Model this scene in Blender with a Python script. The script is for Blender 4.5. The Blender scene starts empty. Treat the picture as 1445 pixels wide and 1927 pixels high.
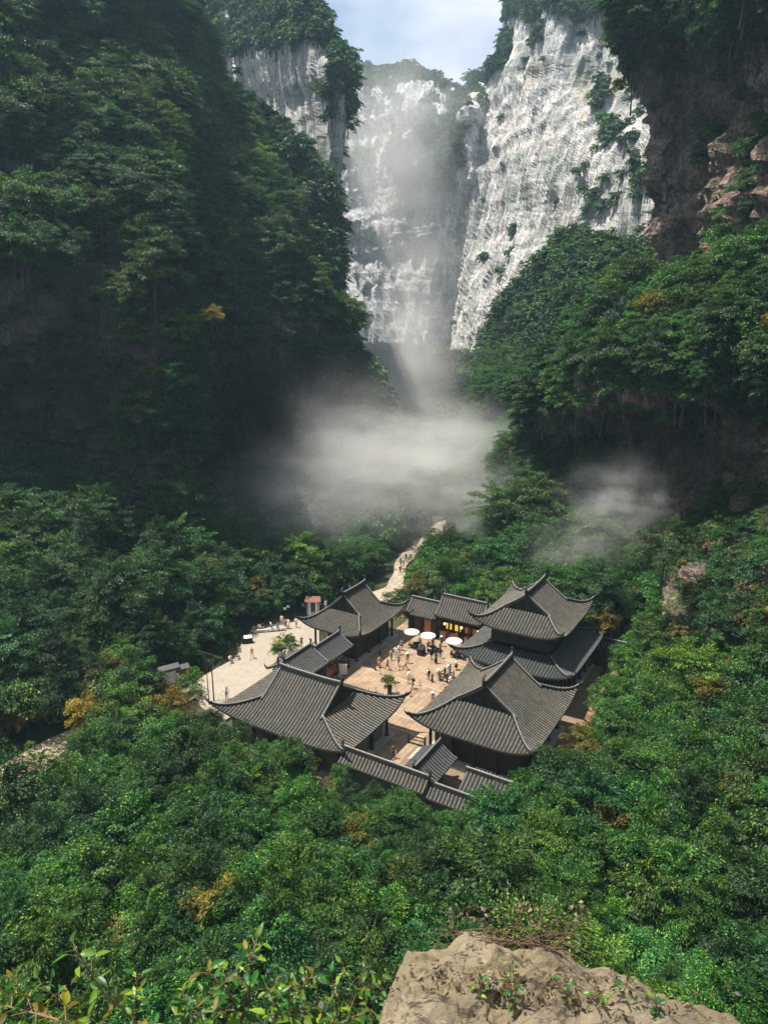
import bpy, math, random
import numpy as np
from mathutils import Vector, Matrix, Euler
R = math.radians
random.seed(7); RNG = np.random.RandomState(7)
SC = bpy.context.scene
COL = SC.collection

# ------------------------------------------------------------------ camera, sky, sun, exposure
PITCH = R(16); FPX = 1400.0; CH = 48.0
cam = bpy.data.cameras.new('camera'); camo = bpy.data.objects.new('camera', cam); COL.objects.link(camo)
camo.location = (0, 0, CH); camo.rotation_euler = (R(90) - PITCH, 0, 0)
cam.sensor_fit = 'VERTICAL'; cam.sensor_height = 24.0; cam.lens = 24.0 * FPX / 1927.0
cam.clip_start = 0.05; cam.clip_end = 5000
SC.camera = camo
SUN_AZ = R(92)      # left of straight ahead
SUN_EL = R(69)
sd = Vector((-math.sin(SUN_AZ) * math.cos(SUN_EL), math.cos(SUN_AZ) * math.cos(SUN_EL), math.sin(SUN_EL)))
sl = bpy.data.lights.new('sun', 'SUN'); sl.energy = 5.0; sl.angle = R(0.55); sl.color = (1.0, 0.93, 0.82)
so = bpy.data.objects.new('sun', sl); COL.objects.link(so)
so.rotation_euler = (-sd).to_track_quat('-Z', 'Y').to_euler()
wd = bpy.data.worlds.new('World'); SC.world = wd; wd.use_nodes = True
SKY_STRENGTH = 0.07
SC.view_settings.view_transform = 'Standard'; SC.view_settings.look = 'None'
SC.view_settings.gamma = 1; SC.view_settings.use_curve_mapping = False
SC.view_settings.exposure = 1.1
SC.cycles.max_bounces = 5; SC.cycles.diffuse_bounces = 2; SC.cycles.glossy_bounces = 2
SC.cycles.transmission_bounces = 3; SC.cycles.volume_bounces = 1; SC.cycles.transparent_max_bounces = 6
SC.cycles.use_denoising = True
SC.cycles.volume_step_rate = 1.0; SC.cycles.volume_max_steps = 64

def world_nodes():
    nt = wd.node_tree; nt.nodes.clear(); N = nt.nodes.new; L = nt.links.new
    out = N('ShaderNodeOutputWorld'); bg = N('ShaderNodeBackground'); bg.inputs[1].default_value = SKY_STRENGTH
    sky = N('ShaderNodeTexSky'); sky.sky_type = 'NISHITA'; sky.sun_disc = False
    sky.sun_elevation = SUN_EL; sky.sun_rotation = -SUN_AZ
    sky.air_density = 1.0; sky.dust_density = 1.0
    tc = N('ShaderNodeTexCoord'); mp = N('ShaderNodeMapping'); mp.inputs['Scale'].default_value = (1, 1, 2.2)
    mp.inputs['Location'].default_value = (0.35, 0.1, 0.1)
    nz = N('ShaderNodeTexNoise'); nz.inputs['Scale'].default_value = 2.6; nz.inputs['Detail'].default_value = 9; nz.inputs['Roughness'].default_value = 0.52
    rp = N('ShaderNodeValToRGB'); rp.color_ramp.elements[0].position = 0.34; rp.color_ramp.elements[1].position = 0.55
    nz2 = N('ShaderNodeTexNoise'); nz2.inputs['Scale'].default_value = 6; nz2.inputs['Detail'].default_value = 6
    cr = N('ShaderNodeValToRGB'); cr.color_ramp.elements[0].position = 0.3; cr.color_ramp.elements[1].position = 0.7
    cr.color_ramp.elements[0].color = (5.9, 6.1, 7.1, 1); cr.color_ramp.elements[1].color = (7.3, 7.3, 7.5, 1)
    mx = N('ShaderNodeMix'); mx.data_type = 'RGBA'
    L(tc.outputs['Generated'], mp.inputs[0]); L(mp.outputs[0], nz.inputs['Vector']); L(mp.outputs[0], nz2.inputs['Vector'])
    L(nz.outputs[0], rp.inputs[0]); L(nz2.outputs[0], cr.inputs[0])
    L(rp.outputs[0], mx.inputs[0]); L(sky.outputs[0], mx.inputs[6]); L(cr.outputs[0], mx.inputs[7])
    L(mx.outputs[2], bg.inputs[0]); L(bg.outputs[0], out.inputs[0])
world_nodes()

# ------------------------------------------------------------------ surveying helpers
CP, SP = math.cos(PITCH), math.sin(PITCH)
def ray(u, v):
    x = (u - 722.5) / FPX; y = -(v - 963.5) / FPX
    return np.array([x, CP + y * SP, -SP + y * CP])
def atY(u, v, Y):
    r = ray(u, v); return r * (Y / r[1]) + np.array([0, 0, CH])
def G(u, v, z=0.0):
    r = ray(u, v); t = (z - CH) / r[2]; return r * t + np.array([0, 0, CH])
def project(P):
    P = np.atleast_2d(P); z = P[:, 2] - CH
    d = P[:, 1] * CP - z * SP; h = P[:, 1] * SP + z * CP
    d = np.where(d < 0.1, 0.1, d)
    return 722.5 + FPX * P[:, 0] / d, 963.5 - FPX * h / d, d
TH = R(59); E1 = np.array([math.cos(TH), math.sin(TH)]); E2 = np.array([math.sin(TH), -math.cos(TH)])
OO = np.array([4.568, 84.788])
def W(a, b, z=0.0):
    q = OO + a * E1 + b * E2; return (q[0], q[1], z)
def AB(x, y):
    dx = x - OO[0]; dy = y - OO[1]
    return dx * E1[0] + dy * E1[1], dx * E2[0] + dy * E2[1]

def hash3(i, j, k, seed):
    n = (i * 374761393 + j * 668265263 + k * 2147483647 + seed * 1274126177) & 0xFFFFFFFF
    n = ((n ^ (n >> 13)) * 1274126177) & 0xFFFFFFFF
    n = (n ^ (n >> 16)) & 0xFFFFFFFF
    return n / 4294967295.0
def vnoise(P, seed=0):
    P = np.asarray(P, float); I = np.floor(P).astype(np.int64); f = P - I; f = f * f * (3 - 2 * f)
    r = 0
    for dx in (0, 1):
        for dy in (0, 1):
            for dz in (0, 1):
                w = (f[:, 0] if dx else 1 - f[:, 0]) * (f[:, 1] if dy else 1 - f[:, 1]) * (f[:, 2] if dz else 1 - f[:, 2])
                r = r + w * hash3(I[:, 0] + dx, I[:, 1] + dy, I[:, 2] + dz, seed)
    return r * 2 - 1
def fbm(P, octv=4, seed=0, gain=0.5):
    P = np.asarray(P, float); a = 1; s = 0
    for o in range(octv):
        s = s + a * vnoise(P * (2 ** o), seed + o * 17); a *= gain
    return s

# ------------------------------------------------------------------ object helpers
def link(name, me, parent=None, loc=None, rot=None):
    o = bpy.data.objects.new(name, me); COL.objects.link(o)
    if parent is not None: o.parent = parent
    if loc is not None: o.location = loc
    if rot is not None: o.rotation_euler = rot
    return o
def tag(o, label=None, cat=None, group=None, kind=None):
    if label: o['label'] = label
    if cat: o['category'] = cat
    if group: o['group'] = group
    if kind: o['kind'] = kind
    return o
def empty(name, loc, rz=0.0):
    o = bpy.data.objects.new(name, None); COL.objects.link(o); o.location = loc; o.rotation_euler = (0, 0, rz); o.empty_display_size = 0.3
    return o
def npmesh(name, V, F, mats=(), midx=None, smooth=False, tint=None):
    """V (n,3), F (m,k) arrays of equal-size faces"""
    V = np.asarray(V, np.float32); F = np.asarray(F, np.int32)
    me = bpy.data.meshes.new(name)
    me.vertices.add(len(V)); me.vertices.foreach_set('co', V.ravel())
    k = F.shape[1]
    me.loops.add(F.size); me.loops.foreach_set('vertex_index', F.ravel())
    me.polygons.add(len(F)); me.polygons.foreach_set('loop_start', np.arange(0, F.size, k, dtype=np.int32))
    try: me.polygons.foreach_set('loop_total', np.full(len(F), k, dtype=np.int32))
    except Exception: pass
    for m in mats: me.materials.append(m)
    if midx is not None: me.polygons.foreach_set('material_index', np.asarray(midx, np.int32))
    if smooth: me.polygons.foreach_set('use_smooth', np.ones(len(F), bool))
    if tint is not None:
        at = me.attributes.new('tint', 'FLOAT', 'POINT'); at.data.foreach_set('value', np.asarray(tint, np.float32))
    me.update(calc_edges=True)
    return me
class MB:
    def __init__(s): s.v = []; s.f = []; s.m = []; s.s = []
    def add(s, vs, fs, mi=0, sm=False):
        o = len(s.v); s.v += [tuple(map(float, p)) for p in vs]
        for f in fs: s.f.append(tuple(i + o for i in f)); s.m.append(mi); s.s.append(sm)
    def box(s, x0, x1, y0, y1, z0, z1, mi=0):
        s.add([(x0, y0, z0), (x1, y0, z0), (x1, y1, z0), (x0, y1, z0), (x0, y0, z1), (x1, y0, z1), (x1, y1, z1), (x0, y1, z1)],
              [(0, 3, 2, 1), (4, 5, 6, 7), (0, 1, 5, 4), (1, 2, 6, 5), (2, 3, 7, 6), (3, 0, 4, 7)], mi)
    def obox(s, c, h, rz=0, mi=0, rx=0):
        M = Matrix.Translation(c) @ Euler((rx, 0, rz)).to_matrix().to_4x4()
        vs = [M @ Vector((sx * h[0], sy * h[1], sz * h[2])) for sz in (-1, 1) for sx, sy in ((-1, -1), (1, -1), (1, 1), (-1, 1))]
        s.add(vs, [(0, 3, 2, 1), (4, 5, 6, 7), (0, 1, 5, 4), (1, 2, 6, 5), (2, 3, 7, 6), (3, 0, 4, 7)], mi)
    def tube(s, pts, rad, n=6, mi=0, cap=True, sm=True):
        pts = [Vector(p) for p in pts]; k = len(pts)
        if not hasattr(rad, '__len__'): rad = [rad] * k
        vs = []; up = Vector((0, 0, 1))
        for i, p in enumerate(pts):
            t = (pts[min(i + 1, k - 1)] - pts[max(i - 1, 0)]).normalized()
            if abs(t.z) > 0.95: a = t.cross(Vector((1, 0, 0))).normalized()
            else: a = t.cross(up).normalized()
            b = a.cross(t)
            for j in range(n):
                an = 2 * math.pi * j / n; vs.append(p + (a * math.cos(an) + b * math.sin(an)) * rad[i])
        fs = [(i * n + j, i * n + (j + 1) % n, (i + 1) * n + (j + 1) % n, (i + 1) * n + j) for i in range(k - 1) for j in range(n)]
        s.add(vs, fs, mi, sm)
        if cap:
            s.add(vs[:n][::-1], [tuple(range(n))], mi); s.add(vs[-n:], [tuple(range(n))], mi)
    def sweep(s, pts, w, h, mi=0, base=0.0):
        """upright rectangular section swept along pts; h may be a list"""
        pts = [Vector(p) for p in pts]; k = len(pts)
        if not hasattr(h, '__len__'): h = [h] * k
        if not hasattr(w, '__len__'): w = [w] * k
        vs = []
        for i, p in enumerate(pts):
            t = pts[min(i + 1, k - 1)] - pts[max(i - 1, 0)]; t.z = 0
            if t.length < 1e-6: t = Vector((1, 0, 0))
            t.normalize(); a = Vector((-t.y, t.x, 0)) * w[i] / 2
            for q in (p + a + Vector((0, 0, base)), p + a + Vector((0, 0, base + h[i])), p - a + Vector((0, 0, base + h[i])), p - a + Vector((0, 0, base))): vs.append(q)
        fs = [(i * 4 + j, i * 4 + (j + 1) % 4, (i + 1) * 4 + (j + 1) % 4, (i + 1) * 4 + j) for i in range(k - 1) for j in range(4)]
        fs += [(3, 2, 1, 0), ((k - 1) * 4, (k - 1) * 4 + 1, (k - 1) * 4 + 2, (k - 1) * 4 + 3)]
        s.add(vs, fs, mi)
    def disc(s, c, r, z, n=12, mi=0):
        s.add([(c[0] + r * math.cos(2 * math.pi * i / n), c[1] + r * math.sin(2 * math.pi * i / n), z) for i in range(n)], [tuple(range(n))], mi)
    def lathe(s, prof, n=12, mi=0, c=(0, 0), sm=True):
        vs = [(c[0] + r * math.cos(2 * math.pi * j / n), c[1] + r * math.sin(2 * math.pi * j / n), z) for r, z in prof for j in range(n)]
        fs = [(i * n + j, i * n + (j + 1) % n, (i + 1) * n + (j + 1) % n, (i + 1) * n + j) for i in range(len(prof) - 1) for j in range(n)]
        s.add(vs, fs, mi, sm)
    def mesh(s, name, mats):
        me = bpy.data.meshes.new(name); me.from_pydata(s.v, [], s.f)
        for m in (mats if isinstance(mats, (list, tuple)) else [mats]): me.materials.append(m)
        me.polygons.foreach_set('material_index', s.m); me.polygons.foreach_set('use_smooth', s.s); me.update()
        return me
    def build(s, name, mats, parent=None, loc=None, rot=None):
        return link(name, s.mesh(name, mats), parent, loc, rot)

# ------------------------------------------------------------------ materials
def newmat(name):
    m = bpy.data.materials.new(name); m.use_nodes = True; nt = m.node_tree; nt.nodes.clear()
    out = nt.nodes.new('ShaderNodeOutputMaterial'); return m, nt, out
def pbr(name, col, rough=0.7, noise=0.0, scale=4.0, col2=None, bump=0.0, spec=0.3, metal=0.0, emit=None, coord='World', stretch=(1, 1, 1), detail=6):
    m, nt, out = newmat(name); N = nt.nodes.new; L = nt.links.new
    b = N('ShaderNodeBsdfPrincipled'); L(b.outputs[0], out.inputs[0])
    b.inputs['Roughness'].default_value = rough; b.inputs['Metallic'].default_value = metal
    b.inputs['Specular IOR Level'].default_value = spec
    b.inputs['Base Color'].default_value = (*col, 1)
    if col2 is not None or bump:
        tc = N('ShaderNodeTexCoord'); mp = N('ShaderNodeMapping'); mp.inputs['Scale'].default_value = stretch
        nz = N('ShaderNodeTexNoise'); nz.inputs['Scale'].default_value = scale; nz.inputs['Detail'].default_value = detail; nz.inputs['Roughness'].default_value = 0.6
        ge = N('ShaderNodeNewGeometry'); L(ge.outputs['Position'] if coord == 'World' else tc.outputs[coord], mp.inputs[0]); L(mp.outputs[0], nz.inputs['Vector'])
        if col2 is not None:
            rp = N('ShaderNodeValToRGB'); rp.color_ramp.elements[0].position = 0.36; rp.color_ramp.elements[1].position = 0.66
            rp.color_ramp.elements[0].color = (*col, 1); rp.color_ramp.elements[1].color = (*col2, 1)
            L(nz.outputs[0], rp.inputs[0]); L(rp.outputs[0], b.inputs['Base Color'])
        if bump:
            bp = N('ShaderNodeBump'); bp.inputs['Strength'].default_value = bump; bp.inputs['Distance'].default_value = 0.05
            L(nz.outputs[0], bp.inputs['Height']); L(bp.outputs[0], b.inputs['Normal'])
    if emit:
        b.inputs['Emission Color'].default_value = (*emit[0], 1); b.inputs['Emission Strength'].default_value = emit[1]
    return m
def tilemat(name, c1, c2, rust, moss, ra=.6):
    m, nt, out = newmat(name); N = nt.nodes.new; L = nt.links.new; ge = N('ShaderNodeNewGeometry')
    def nz(sc, det, ro=.6):
        x = N('ShaderNodeTexNoise'); x.inputs['Scale'].default_value = sc; x.inputs['Detail'].default_value = det; x.inputs['Roughness'].default_value = ro; L(ge.outputs['Position'], x.inputs['Vector']); return x
    def ramp(src, a, b, ca=(0, 0, 0), cb=(1, 1, 1)):
        q = N('ShaderNodeValToRGB'); q.color_ramp.elements[0].position = a; q.color_ramp.elements[1].position = b; q.color_ramp.elements[0].color = (*ca, 1); q.color_ramp.elements[1].color = (*cb, 1); L(src, q.inputs[0]); return q
    def mix(f, a, b):
        x = N('ShaderNodeMix'); x.data_type = 'RGBA'; L(f, x.inputs[0]); L(a, x.inputs[6]); x.inputs[7].default_value = (*b, 1); return x
    base = ramp(nz(1.3, 9, .68).outputs[0], .35, .66, c1, c2)
    a = mix(ramp(nz(3.4, 3, .5).outputs[0], ra, ra + .03).outputs[0], base.outputs[0], rust)
    b_ = mix(ramp(nz(.5, 7, .7).outputs[0], .56, .68).outputs[0], a.outputs[2], moss)
    c_ = mix(ramp(nz(7.5, 2, .5).outputs[0], .66, .69).outputs[0], b_.outputs[2], tuple(x * .25 for x in c1))
    b = N('ShaderNodeBsdfPrincipled'); b.inputs['Roughness'].default_value = .65; L(c_.outputs[2], b.inputs['Base Color']); L(b.outputs[0], out.inputs[0]); return m
def leafmat(name, dark, mid, light, trans=0.35, rough=0.5, hue=0.03):
    """leaf tint from a per-leaf attribute, shifted a little per plant"""
    m, nt, out = newmat(name); N = nt.nodes.new; L = nt.links.new
    at = N('ShaderNodeAttribute'); at.attribute_name = 'tint'
    rp = N('ShaderNodeValToRGB'); e = rp.color_ramp.elements; e[0].position = 0.0; e[1].position = 1.0
    e[0].color = (*dark, 1); e[1].color = (*light, 1); k = e.new(0.62); k.color = (*mid, 1)
    L(at.outputs['Fac'], rp.inputs[0])
    oi = N('ShaderNodeObjectInfo'); hs = N('ShaderNodeHueSaturation')
    ma = N('ShaderNodeMapRange'); ma.inputs[3].default_value = 0.5 - hue; ma.inputs[4].default_value = 0.5 + hue * 0.75
    L(oi.outputs['Random'], ma.inputs[0]); L(ma.outputs[0], hs.inputs['Hue'])
    mv = N('ShaderNodeMapRange'); mv.inputs[3].default_value = 0.36; mv.inputs[4].default_value = 1.02
    mu = N('ShaderNodeMath'); mu.operation = 'FRACT'; mm = N('ShaderNodeMath'); mm.operation = 'MULTIPLY'; mm.inputs[1].default_value = 7.31
    L(oi.outputs['Random'], mm.inputs[0]); L(mm.outputs[0], mu.inputs[0]); L(mu.outputs[0], mv.inputs[0]); L(mv.outputs[0], hs.inputs['Value'])
    pn = N('ShaderNodeTexNoise'); pn.inputs['Scale'].default_value = 0.085; pn.inputs['Detail'].default_value = 3; L(oi.outputs['Location'], pn.inputs['Vector'])
    pr = N('ShaderNodeMapRange'); pr.inputs[1].default_value = 0.36; pr.inputs[2].default_value = 0.64; L(pn.outputs[0], pr.inputs[0])
    pm = N('ShaderNodeMix'); pm.data_type = 'RGBA'; pm.inputs[6].default_value = (0.62, 0.80, 0.98, 1); pm.inputs[7].default_value = (1.55, 1.30, 0.72, 1); L(pr.outputs[0], pm.inputs[0])  # growth varies in patches; warm bright ones imitate sunlight in the colour
    px = N('ShaderNodeMix'); px.data_type = 'RGBA'; px.blend_type = 'MULTIPLY'; px.inputs[0].default_value = 1; L(rp.outputs[0], px.inputs[6]); L(pm.outputs[2], px.inputs[7])
    L(px.outputs[2], hs.inputs['Color'])
    b = N('ShaderNodeBsdfPrincipled'); b.inputs['Roughness'].default_value = rough; b.inputs['Specular IOR Level'].default_value = 0.35
    t = N('ShaderNodeBsdfTranslucent'); mx = N('ShaderNodeMixShader'); mx.inputs[0].default_value = trans
    g = N('ShaderNodeMix'); g.data_type = 'RGBA'; g.blend_type = 'MULTIPLY'; g.inputs[0].default_value = 1; g.inputs[7].default_value = (1.25, 1.2, 0.45, 1)
    L(hs.outputs[0], b.inputs['Base Color']); L(hs.outputs[0], g.inputs[6]); L(g.outputs[2], t.inputs[0])
    L(b.outputs[0], mx.inputs[1]); L(t.outputs[0], mx.inputs[2]); L(mx.outputs[0], out.inputs[0])
    return m
def rockmat(name, pale, mid, dark, stain, green, streak=1.0, greenamt=0.5, scale=1.0, bump=1.0, fst=0.08):
    m, nt, out = newmat(name); N = nt.nodes.new; L = nt.links.new
    tc = N('ShaderNodeTexCoord')
    def noise(sc, st=(1, 1, 1), det=8, ro=0.62):
        mp = N('ShaderNodeMapping'); mp.inputs['Scale'].default_value = st; L(tc.outputs['Object'], mp.inputs[0])
        n = N('ShaderNodeTexNoise'); n.inputs['Scale'].default_value = sc * scale; n.inputs['Detail'].default_value = det; n.inputs['Roughness'].default_value = ro
        L(mp.outputs[0], n.inputs['Vector']); return n
    def ramp(src, a, b, ca=(0, 0, 0), cb=(1, 1, 1)):
        r = N('ShaderNodeValToRGB'); r.color_ramp.elements[0].position = a; r.color_ramp.elements[1].position = b
        r.color_ramp.elements[0].color = (*ca, 1); r.color_ramp.elements[1].color = (*cb, 1); L(src, r.inputs[0]); return r
    def mix(f, a, b):
        x = N('ShaderNodeMix'); x.data_type = 'RGBA'
        L(f, x.inputs[0])
        for s, i in ((a, 6), (b, 7)):
            if isinstance(s, tuple): x.inputs[i].default_value = (*s, 1)
            else: L(s, x.inputs[i])
        return x
    big = noise(0.035, (1, 1, 0.8)); flute = noise(0.30, (1, 1, fst)); bed = noise(0.3, (0.15, 0.15, 1.6)); fine = noise(1.1, (1, 1, fst * 3), 10)
    c = ramp(big.outputs[0], 0.36, 0.62, mid, pale)
    f1 = ramp(flute.outputs[0], 0.40, 0.56)
    c1 = mix(f1.outputs[0], mid, c.outputs[0])
    f2 = ramp(fine.outputs[0], 0.36, 0.50)
    c2 = mix(f2.outputs[0], dark, c1.outputs[2])
    st = noise(0.09, (1.2, 1.2, 0.5), 5); f3 = ramp(st.outputs[0], 0.58, 0.68)
    fm = N('ShaderNodeMath'); fm.operation = 'MULTIPLY'; fm.inputs[1].default_value = 0.7; L(f3.outputs[0], fm.inputs[0])
    c3 = mix(fm.outputs[0], c2.outputs[2], stain)
    gn = noise(0.07, (1, 1, 0.55), 9, 0.68); f4 = ramp(gn.outputs[0], 0.50, 0.60)
    gm = N('ShaderNodeMath'); gm.operation = 'MULTIPLY'; gm.inputs[1].default_value = greenamt; L(f4.outputs[0], gm.inputs[0])
    c4 = mix(gm.outputs[0], c3.outputs[2], green)
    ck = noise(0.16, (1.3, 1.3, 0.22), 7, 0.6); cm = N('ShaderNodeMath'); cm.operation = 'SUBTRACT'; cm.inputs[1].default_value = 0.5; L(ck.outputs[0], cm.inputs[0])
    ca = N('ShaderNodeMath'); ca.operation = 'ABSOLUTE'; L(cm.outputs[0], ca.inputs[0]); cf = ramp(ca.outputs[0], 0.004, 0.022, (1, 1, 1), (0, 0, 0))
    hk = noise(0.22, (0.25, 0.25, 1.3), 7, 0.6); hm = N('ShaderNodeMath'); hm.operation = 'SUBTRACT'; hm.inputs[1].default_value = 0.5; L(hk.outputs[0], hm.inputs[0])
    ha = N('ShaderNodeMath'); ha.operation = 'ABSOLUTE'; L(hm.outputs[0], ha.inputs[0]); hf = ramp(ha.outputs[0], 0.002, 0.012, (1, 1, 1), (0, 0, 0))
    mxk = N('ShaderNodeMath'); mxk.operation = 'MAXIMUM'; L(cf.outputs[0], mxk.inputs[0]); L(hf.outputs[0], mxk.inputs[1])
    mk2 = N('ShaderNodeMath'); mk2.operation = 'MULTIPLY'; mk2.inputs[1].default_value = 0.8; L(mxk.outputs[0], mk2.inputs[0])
    c4 = mix(mk2.outputs[0], c4.outputs[2], dark)  # dark cracks drawn in the colour; they also stand for relief shadows
    ws = noise(0.13, (1.6, 1.6, 0.10), 6, 0.6); wf = ramp(ws.outputs[0], 0.54, 0.62); wm = N('ShaderNodeMath'); wm.operation = 'MULTIPLY'; wm.inputs[1].default_value = 0.62; L(wf.outputs[0], wm.inputs[0])
    c4 = mix(wm.outputs[0], c4.outputs[2], tuple(x * 1.15 for x in dark))
    b = N('ShaderNodeBsdfPrincipled'); b.inputs['Roughness'].default_value = 0.9; b.inputs['Specular IOR Level'].default_value = 0.2
    L(c4.outputs[2], b.inputs['Base Color'])
    ad = N('ShaderNodeMath'); ad.operation = 'ADD'; L(flute.outputs[0], ad.inputs[0]); L(bed.outputs[0], ad.inputs[1])
    ad2 = N('ShaderNodeMath'); ad2.operation = 'MULTIPLY_ADD'; ad2.inputs[1].default_value = 0.6; L(fine.outputs[0], ad2.inputs[0]); L(ad.outputs[0], ad2.inputs[2])
    bp = N('ShaderNodeBump'); bp.inputs['Strength'].default_value = 0.9; bp.inputs['Distance'].default_value = 3.0 * bump
    L(ad2.outputs[0], bp.inputs['Height']); L(bp.outputs[0], b.inputs['Normal']); L(b.outputs[0], out.inputs[0])
    return m
M = {}
M['tile'] = tilemat('roof_tile', (.038, .042, .045), (.083, .087, .086), (.12, .09, .05), (.05, .06, .035), .66)
M['tile_warm'] = tilemat('roof_tile_worn', (.050, .050, .045), (.122, .116, .096), (.20, .10, .035), (.085, .085, .045), .60)
M['gutter'] = pbr('roof_gutter_tile', (0.008, 0.010, 0.011), 0.85, col2=(0.018, 0.018, 0.015), scale=3)
M['ridge'] = pbr('ridge_plaster', (0.014, 0.016, 0.018), 0.7, col2=(0.03, 0.03, 0.03), scale=3, bump=0.3)
M['ridgecap'] = pbr('ridge_cap_tile', (0.13, 0.13, 0.12), 0.6, col2=(0.22, 0.215, 0.19), scale=4)
M['wood'] = pbr('dark_timber', (0.022, 0.018, 0.014), 0.6, col2=(0.045, 0.034, 0.024), scale=2, stretch=(1, 1, 0.2))
M['woodred'] = pbr('brown_timber', (0.10, 0.04, 0.02), 0.6, col2=(0.16, 0.07, 0.03), scale=2)
M['plaster'] = pbr('old_plaster', (0.10, 0.12, 0.10), 0.85, col2=(0.16, 0.17, 0.13), scale=0.8, bump=0.2)
M['cream'] = pbr('cream_plaster', (0.42, 0.36, 0.26), 0.85, col2=(0.33, 0.29, 0.2), scale=1)
M['slab'] = pbr('paving_slab_buff', (0.216, 0.151, 0.097), 0.75, col2=(0.281, 0.207, 0.142), scale=0.7, bump=0.15)
M['slab2'] = pbr('paving_slab_tan', (0.177, 0.120, 0.076), 0.75, col2=(0.243, 0.173, 0.112), scale=0.7, bump=0.15)
M['slab3'] = pbr('paving_slab_pale', (0.295, 0.233, 0.163), 0.75, col2=(0.341, 0.271, 0.200), scale=0.9, bump=0.15)
M['joint'] = pbr('paving_joint', (0.14, 0.10, 0.065), 0.9, col2=(0.19, 0.14, 0.09), scale=2)
M['skin'] = pbr('skin', (0.45, 0.28, 0.2), 0.6)
M['hair'] = pbr('black_hair', (0.012, 0.01, 0.01), 0.5)
for n_, c_ in dict(white=(0.75, 0.74, 0.72), black=(0.015, 0.015, 0.018), navy=(0.02, 0.03, 0.07), teal=(0.03, 0.13, 0.12), blue=(0.06, 0.16, 0.4),
                   pink=(0.55, 0.27, 0.22), grey=(0.2, 0.2, 0.2), khaki=(0.3, 0.23, 0.14), beige=(0.5, 0.4, 0.3), red=(0.4, 0.04, 0.03),
                   orange=(0.7, 0.2, 0.04), yellow=(0.65, 0.45, 0.06), cyan=(0.15, 0.5, 0.6), olive=(0.1, 0.1, 0.05)).items():
    M[n_] = pbr('cloth_' + n_, c_, 0.85)
M['umbrella'] = pbr('oiled_paper', (0.78, 0.66, 0.55), 0.6, col2=(0.84, 0.74, 0.64), scale=3)
M['steel'] = pbr('steel_post', (0.05, 0.05, 0.05), 0.3, metal=0.6)
M['rope'] = pbr('barrier_rope', (0.25, 0.05, 0.03), 0.8)
M['stone'] = pbr('cut_stone', (0.25, 0.24, 0.21), 0.85, col2=(0.36, 0.34, 0.29), scale=2.5, bump=0.4)
M['bark'] = pbr('bark', (0.035, 0.028, 0.02), 0.9, col2=(0.075, 0.06, 0.042), scale=4, bump=0.5, stretch=(1, 1, 0.3))
M['twig'] = pbr('pale_twig', (0.10, 0.08, 0.04), 0.7, col2=(0.17, 0.13, 0.06), scale=9)
M['soil'] = pbr('red_soil', (0.16, 0.085, 0.05), 0.95, col2=(0.24, 0.14, 0.085), scale=1.2, bump=0.4)
M['ground'] = pbr('leaf_litter', (0.02, 0.028, 0.014), 0.95, col2=(0.06, 0.055, 0.028), scale=0.5, bump=0.5)
M['brownroof'] = pbr('kiosk_red_roof', (0.13, 0.05, 0.04), 0.7, col2=(0.18, 0.08, 0.06), scale=3)
M['board'] = pbr('notice_board_face', (0.45, 0.46, 0.47), 0.6, col2=(0.52, 0.52, 0.52), scale=3)
M['ink'] = pbr('printed_ink', (0.04, 0.05, 0.05), 0.7)
M['screenblue'] = pbr('blue_panel', (0.08, 0.2, 0.5), 0.5)
M['lampglass'] = pbr('lit_shop_lamp', (0.9, 0.6, 0.2), 0.4, emit=((1.0, 0.55, 0.18), 2.2))
M['litsign'] = pbr('lit_yellow_sign', (0.9, 0.7, 0.1), 0.5, emit=((1.0, 0.62, 0.08), 0.3))
M['litwood'] = pbr('shop_goods', (0.5, 0.17, 0.06), 0.6, col2=(0.6, 0.3, 0.12), scale=8)
# foliage
M['leafA'] = leafmat('broad_leaf', (0.006, 0.034, 0.009), (0.019, 0.096, 0.014), (0.156, 0.313, 0.020))
M['leafB'] = leafmat('bamboo_leaf', (0.006, 0.045, 0.012), (0.021, 0.117, 0.019), (0.203, 0.388, 0.025), hue=0.02)
M['leafC'] = leafmat('bluish_leaf', (0.006, 0.037, 0.013), (0.024, 0.101, 0.025), (0.119, 0.284, 0.045), hue=0.02)
M['leafY'] = leafmat('yellowing_leaf', (0.040, 0.070, 0.012), (0.160, 0.148, 0.016), (0.400, 0.281, 0.024), hue=0.02)
M['leafO'] = leafmat('yellow_brown_leaf', (0.06, 0.065, 0.012), (0.17, 0.14, 0.018), (0.42, 0.30, 0.03), hue=0.02)
M['leafF'] = leafmat('glossy_leaf', (0.006, 0.048, 0.011), (0.024, 0.122, 0.016), (0.382, 0.508, 0.020), rough=0.42, trans=0.25, hue=0.01)
M['leafR'] = leafmat('round_leaf', (0.008, 0.053, 0.017), (0.024, 0.122, 0.027), (0.142, 0.329, 0.041), rough=0.6, trans=0.15, hue=0.01)
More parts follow.
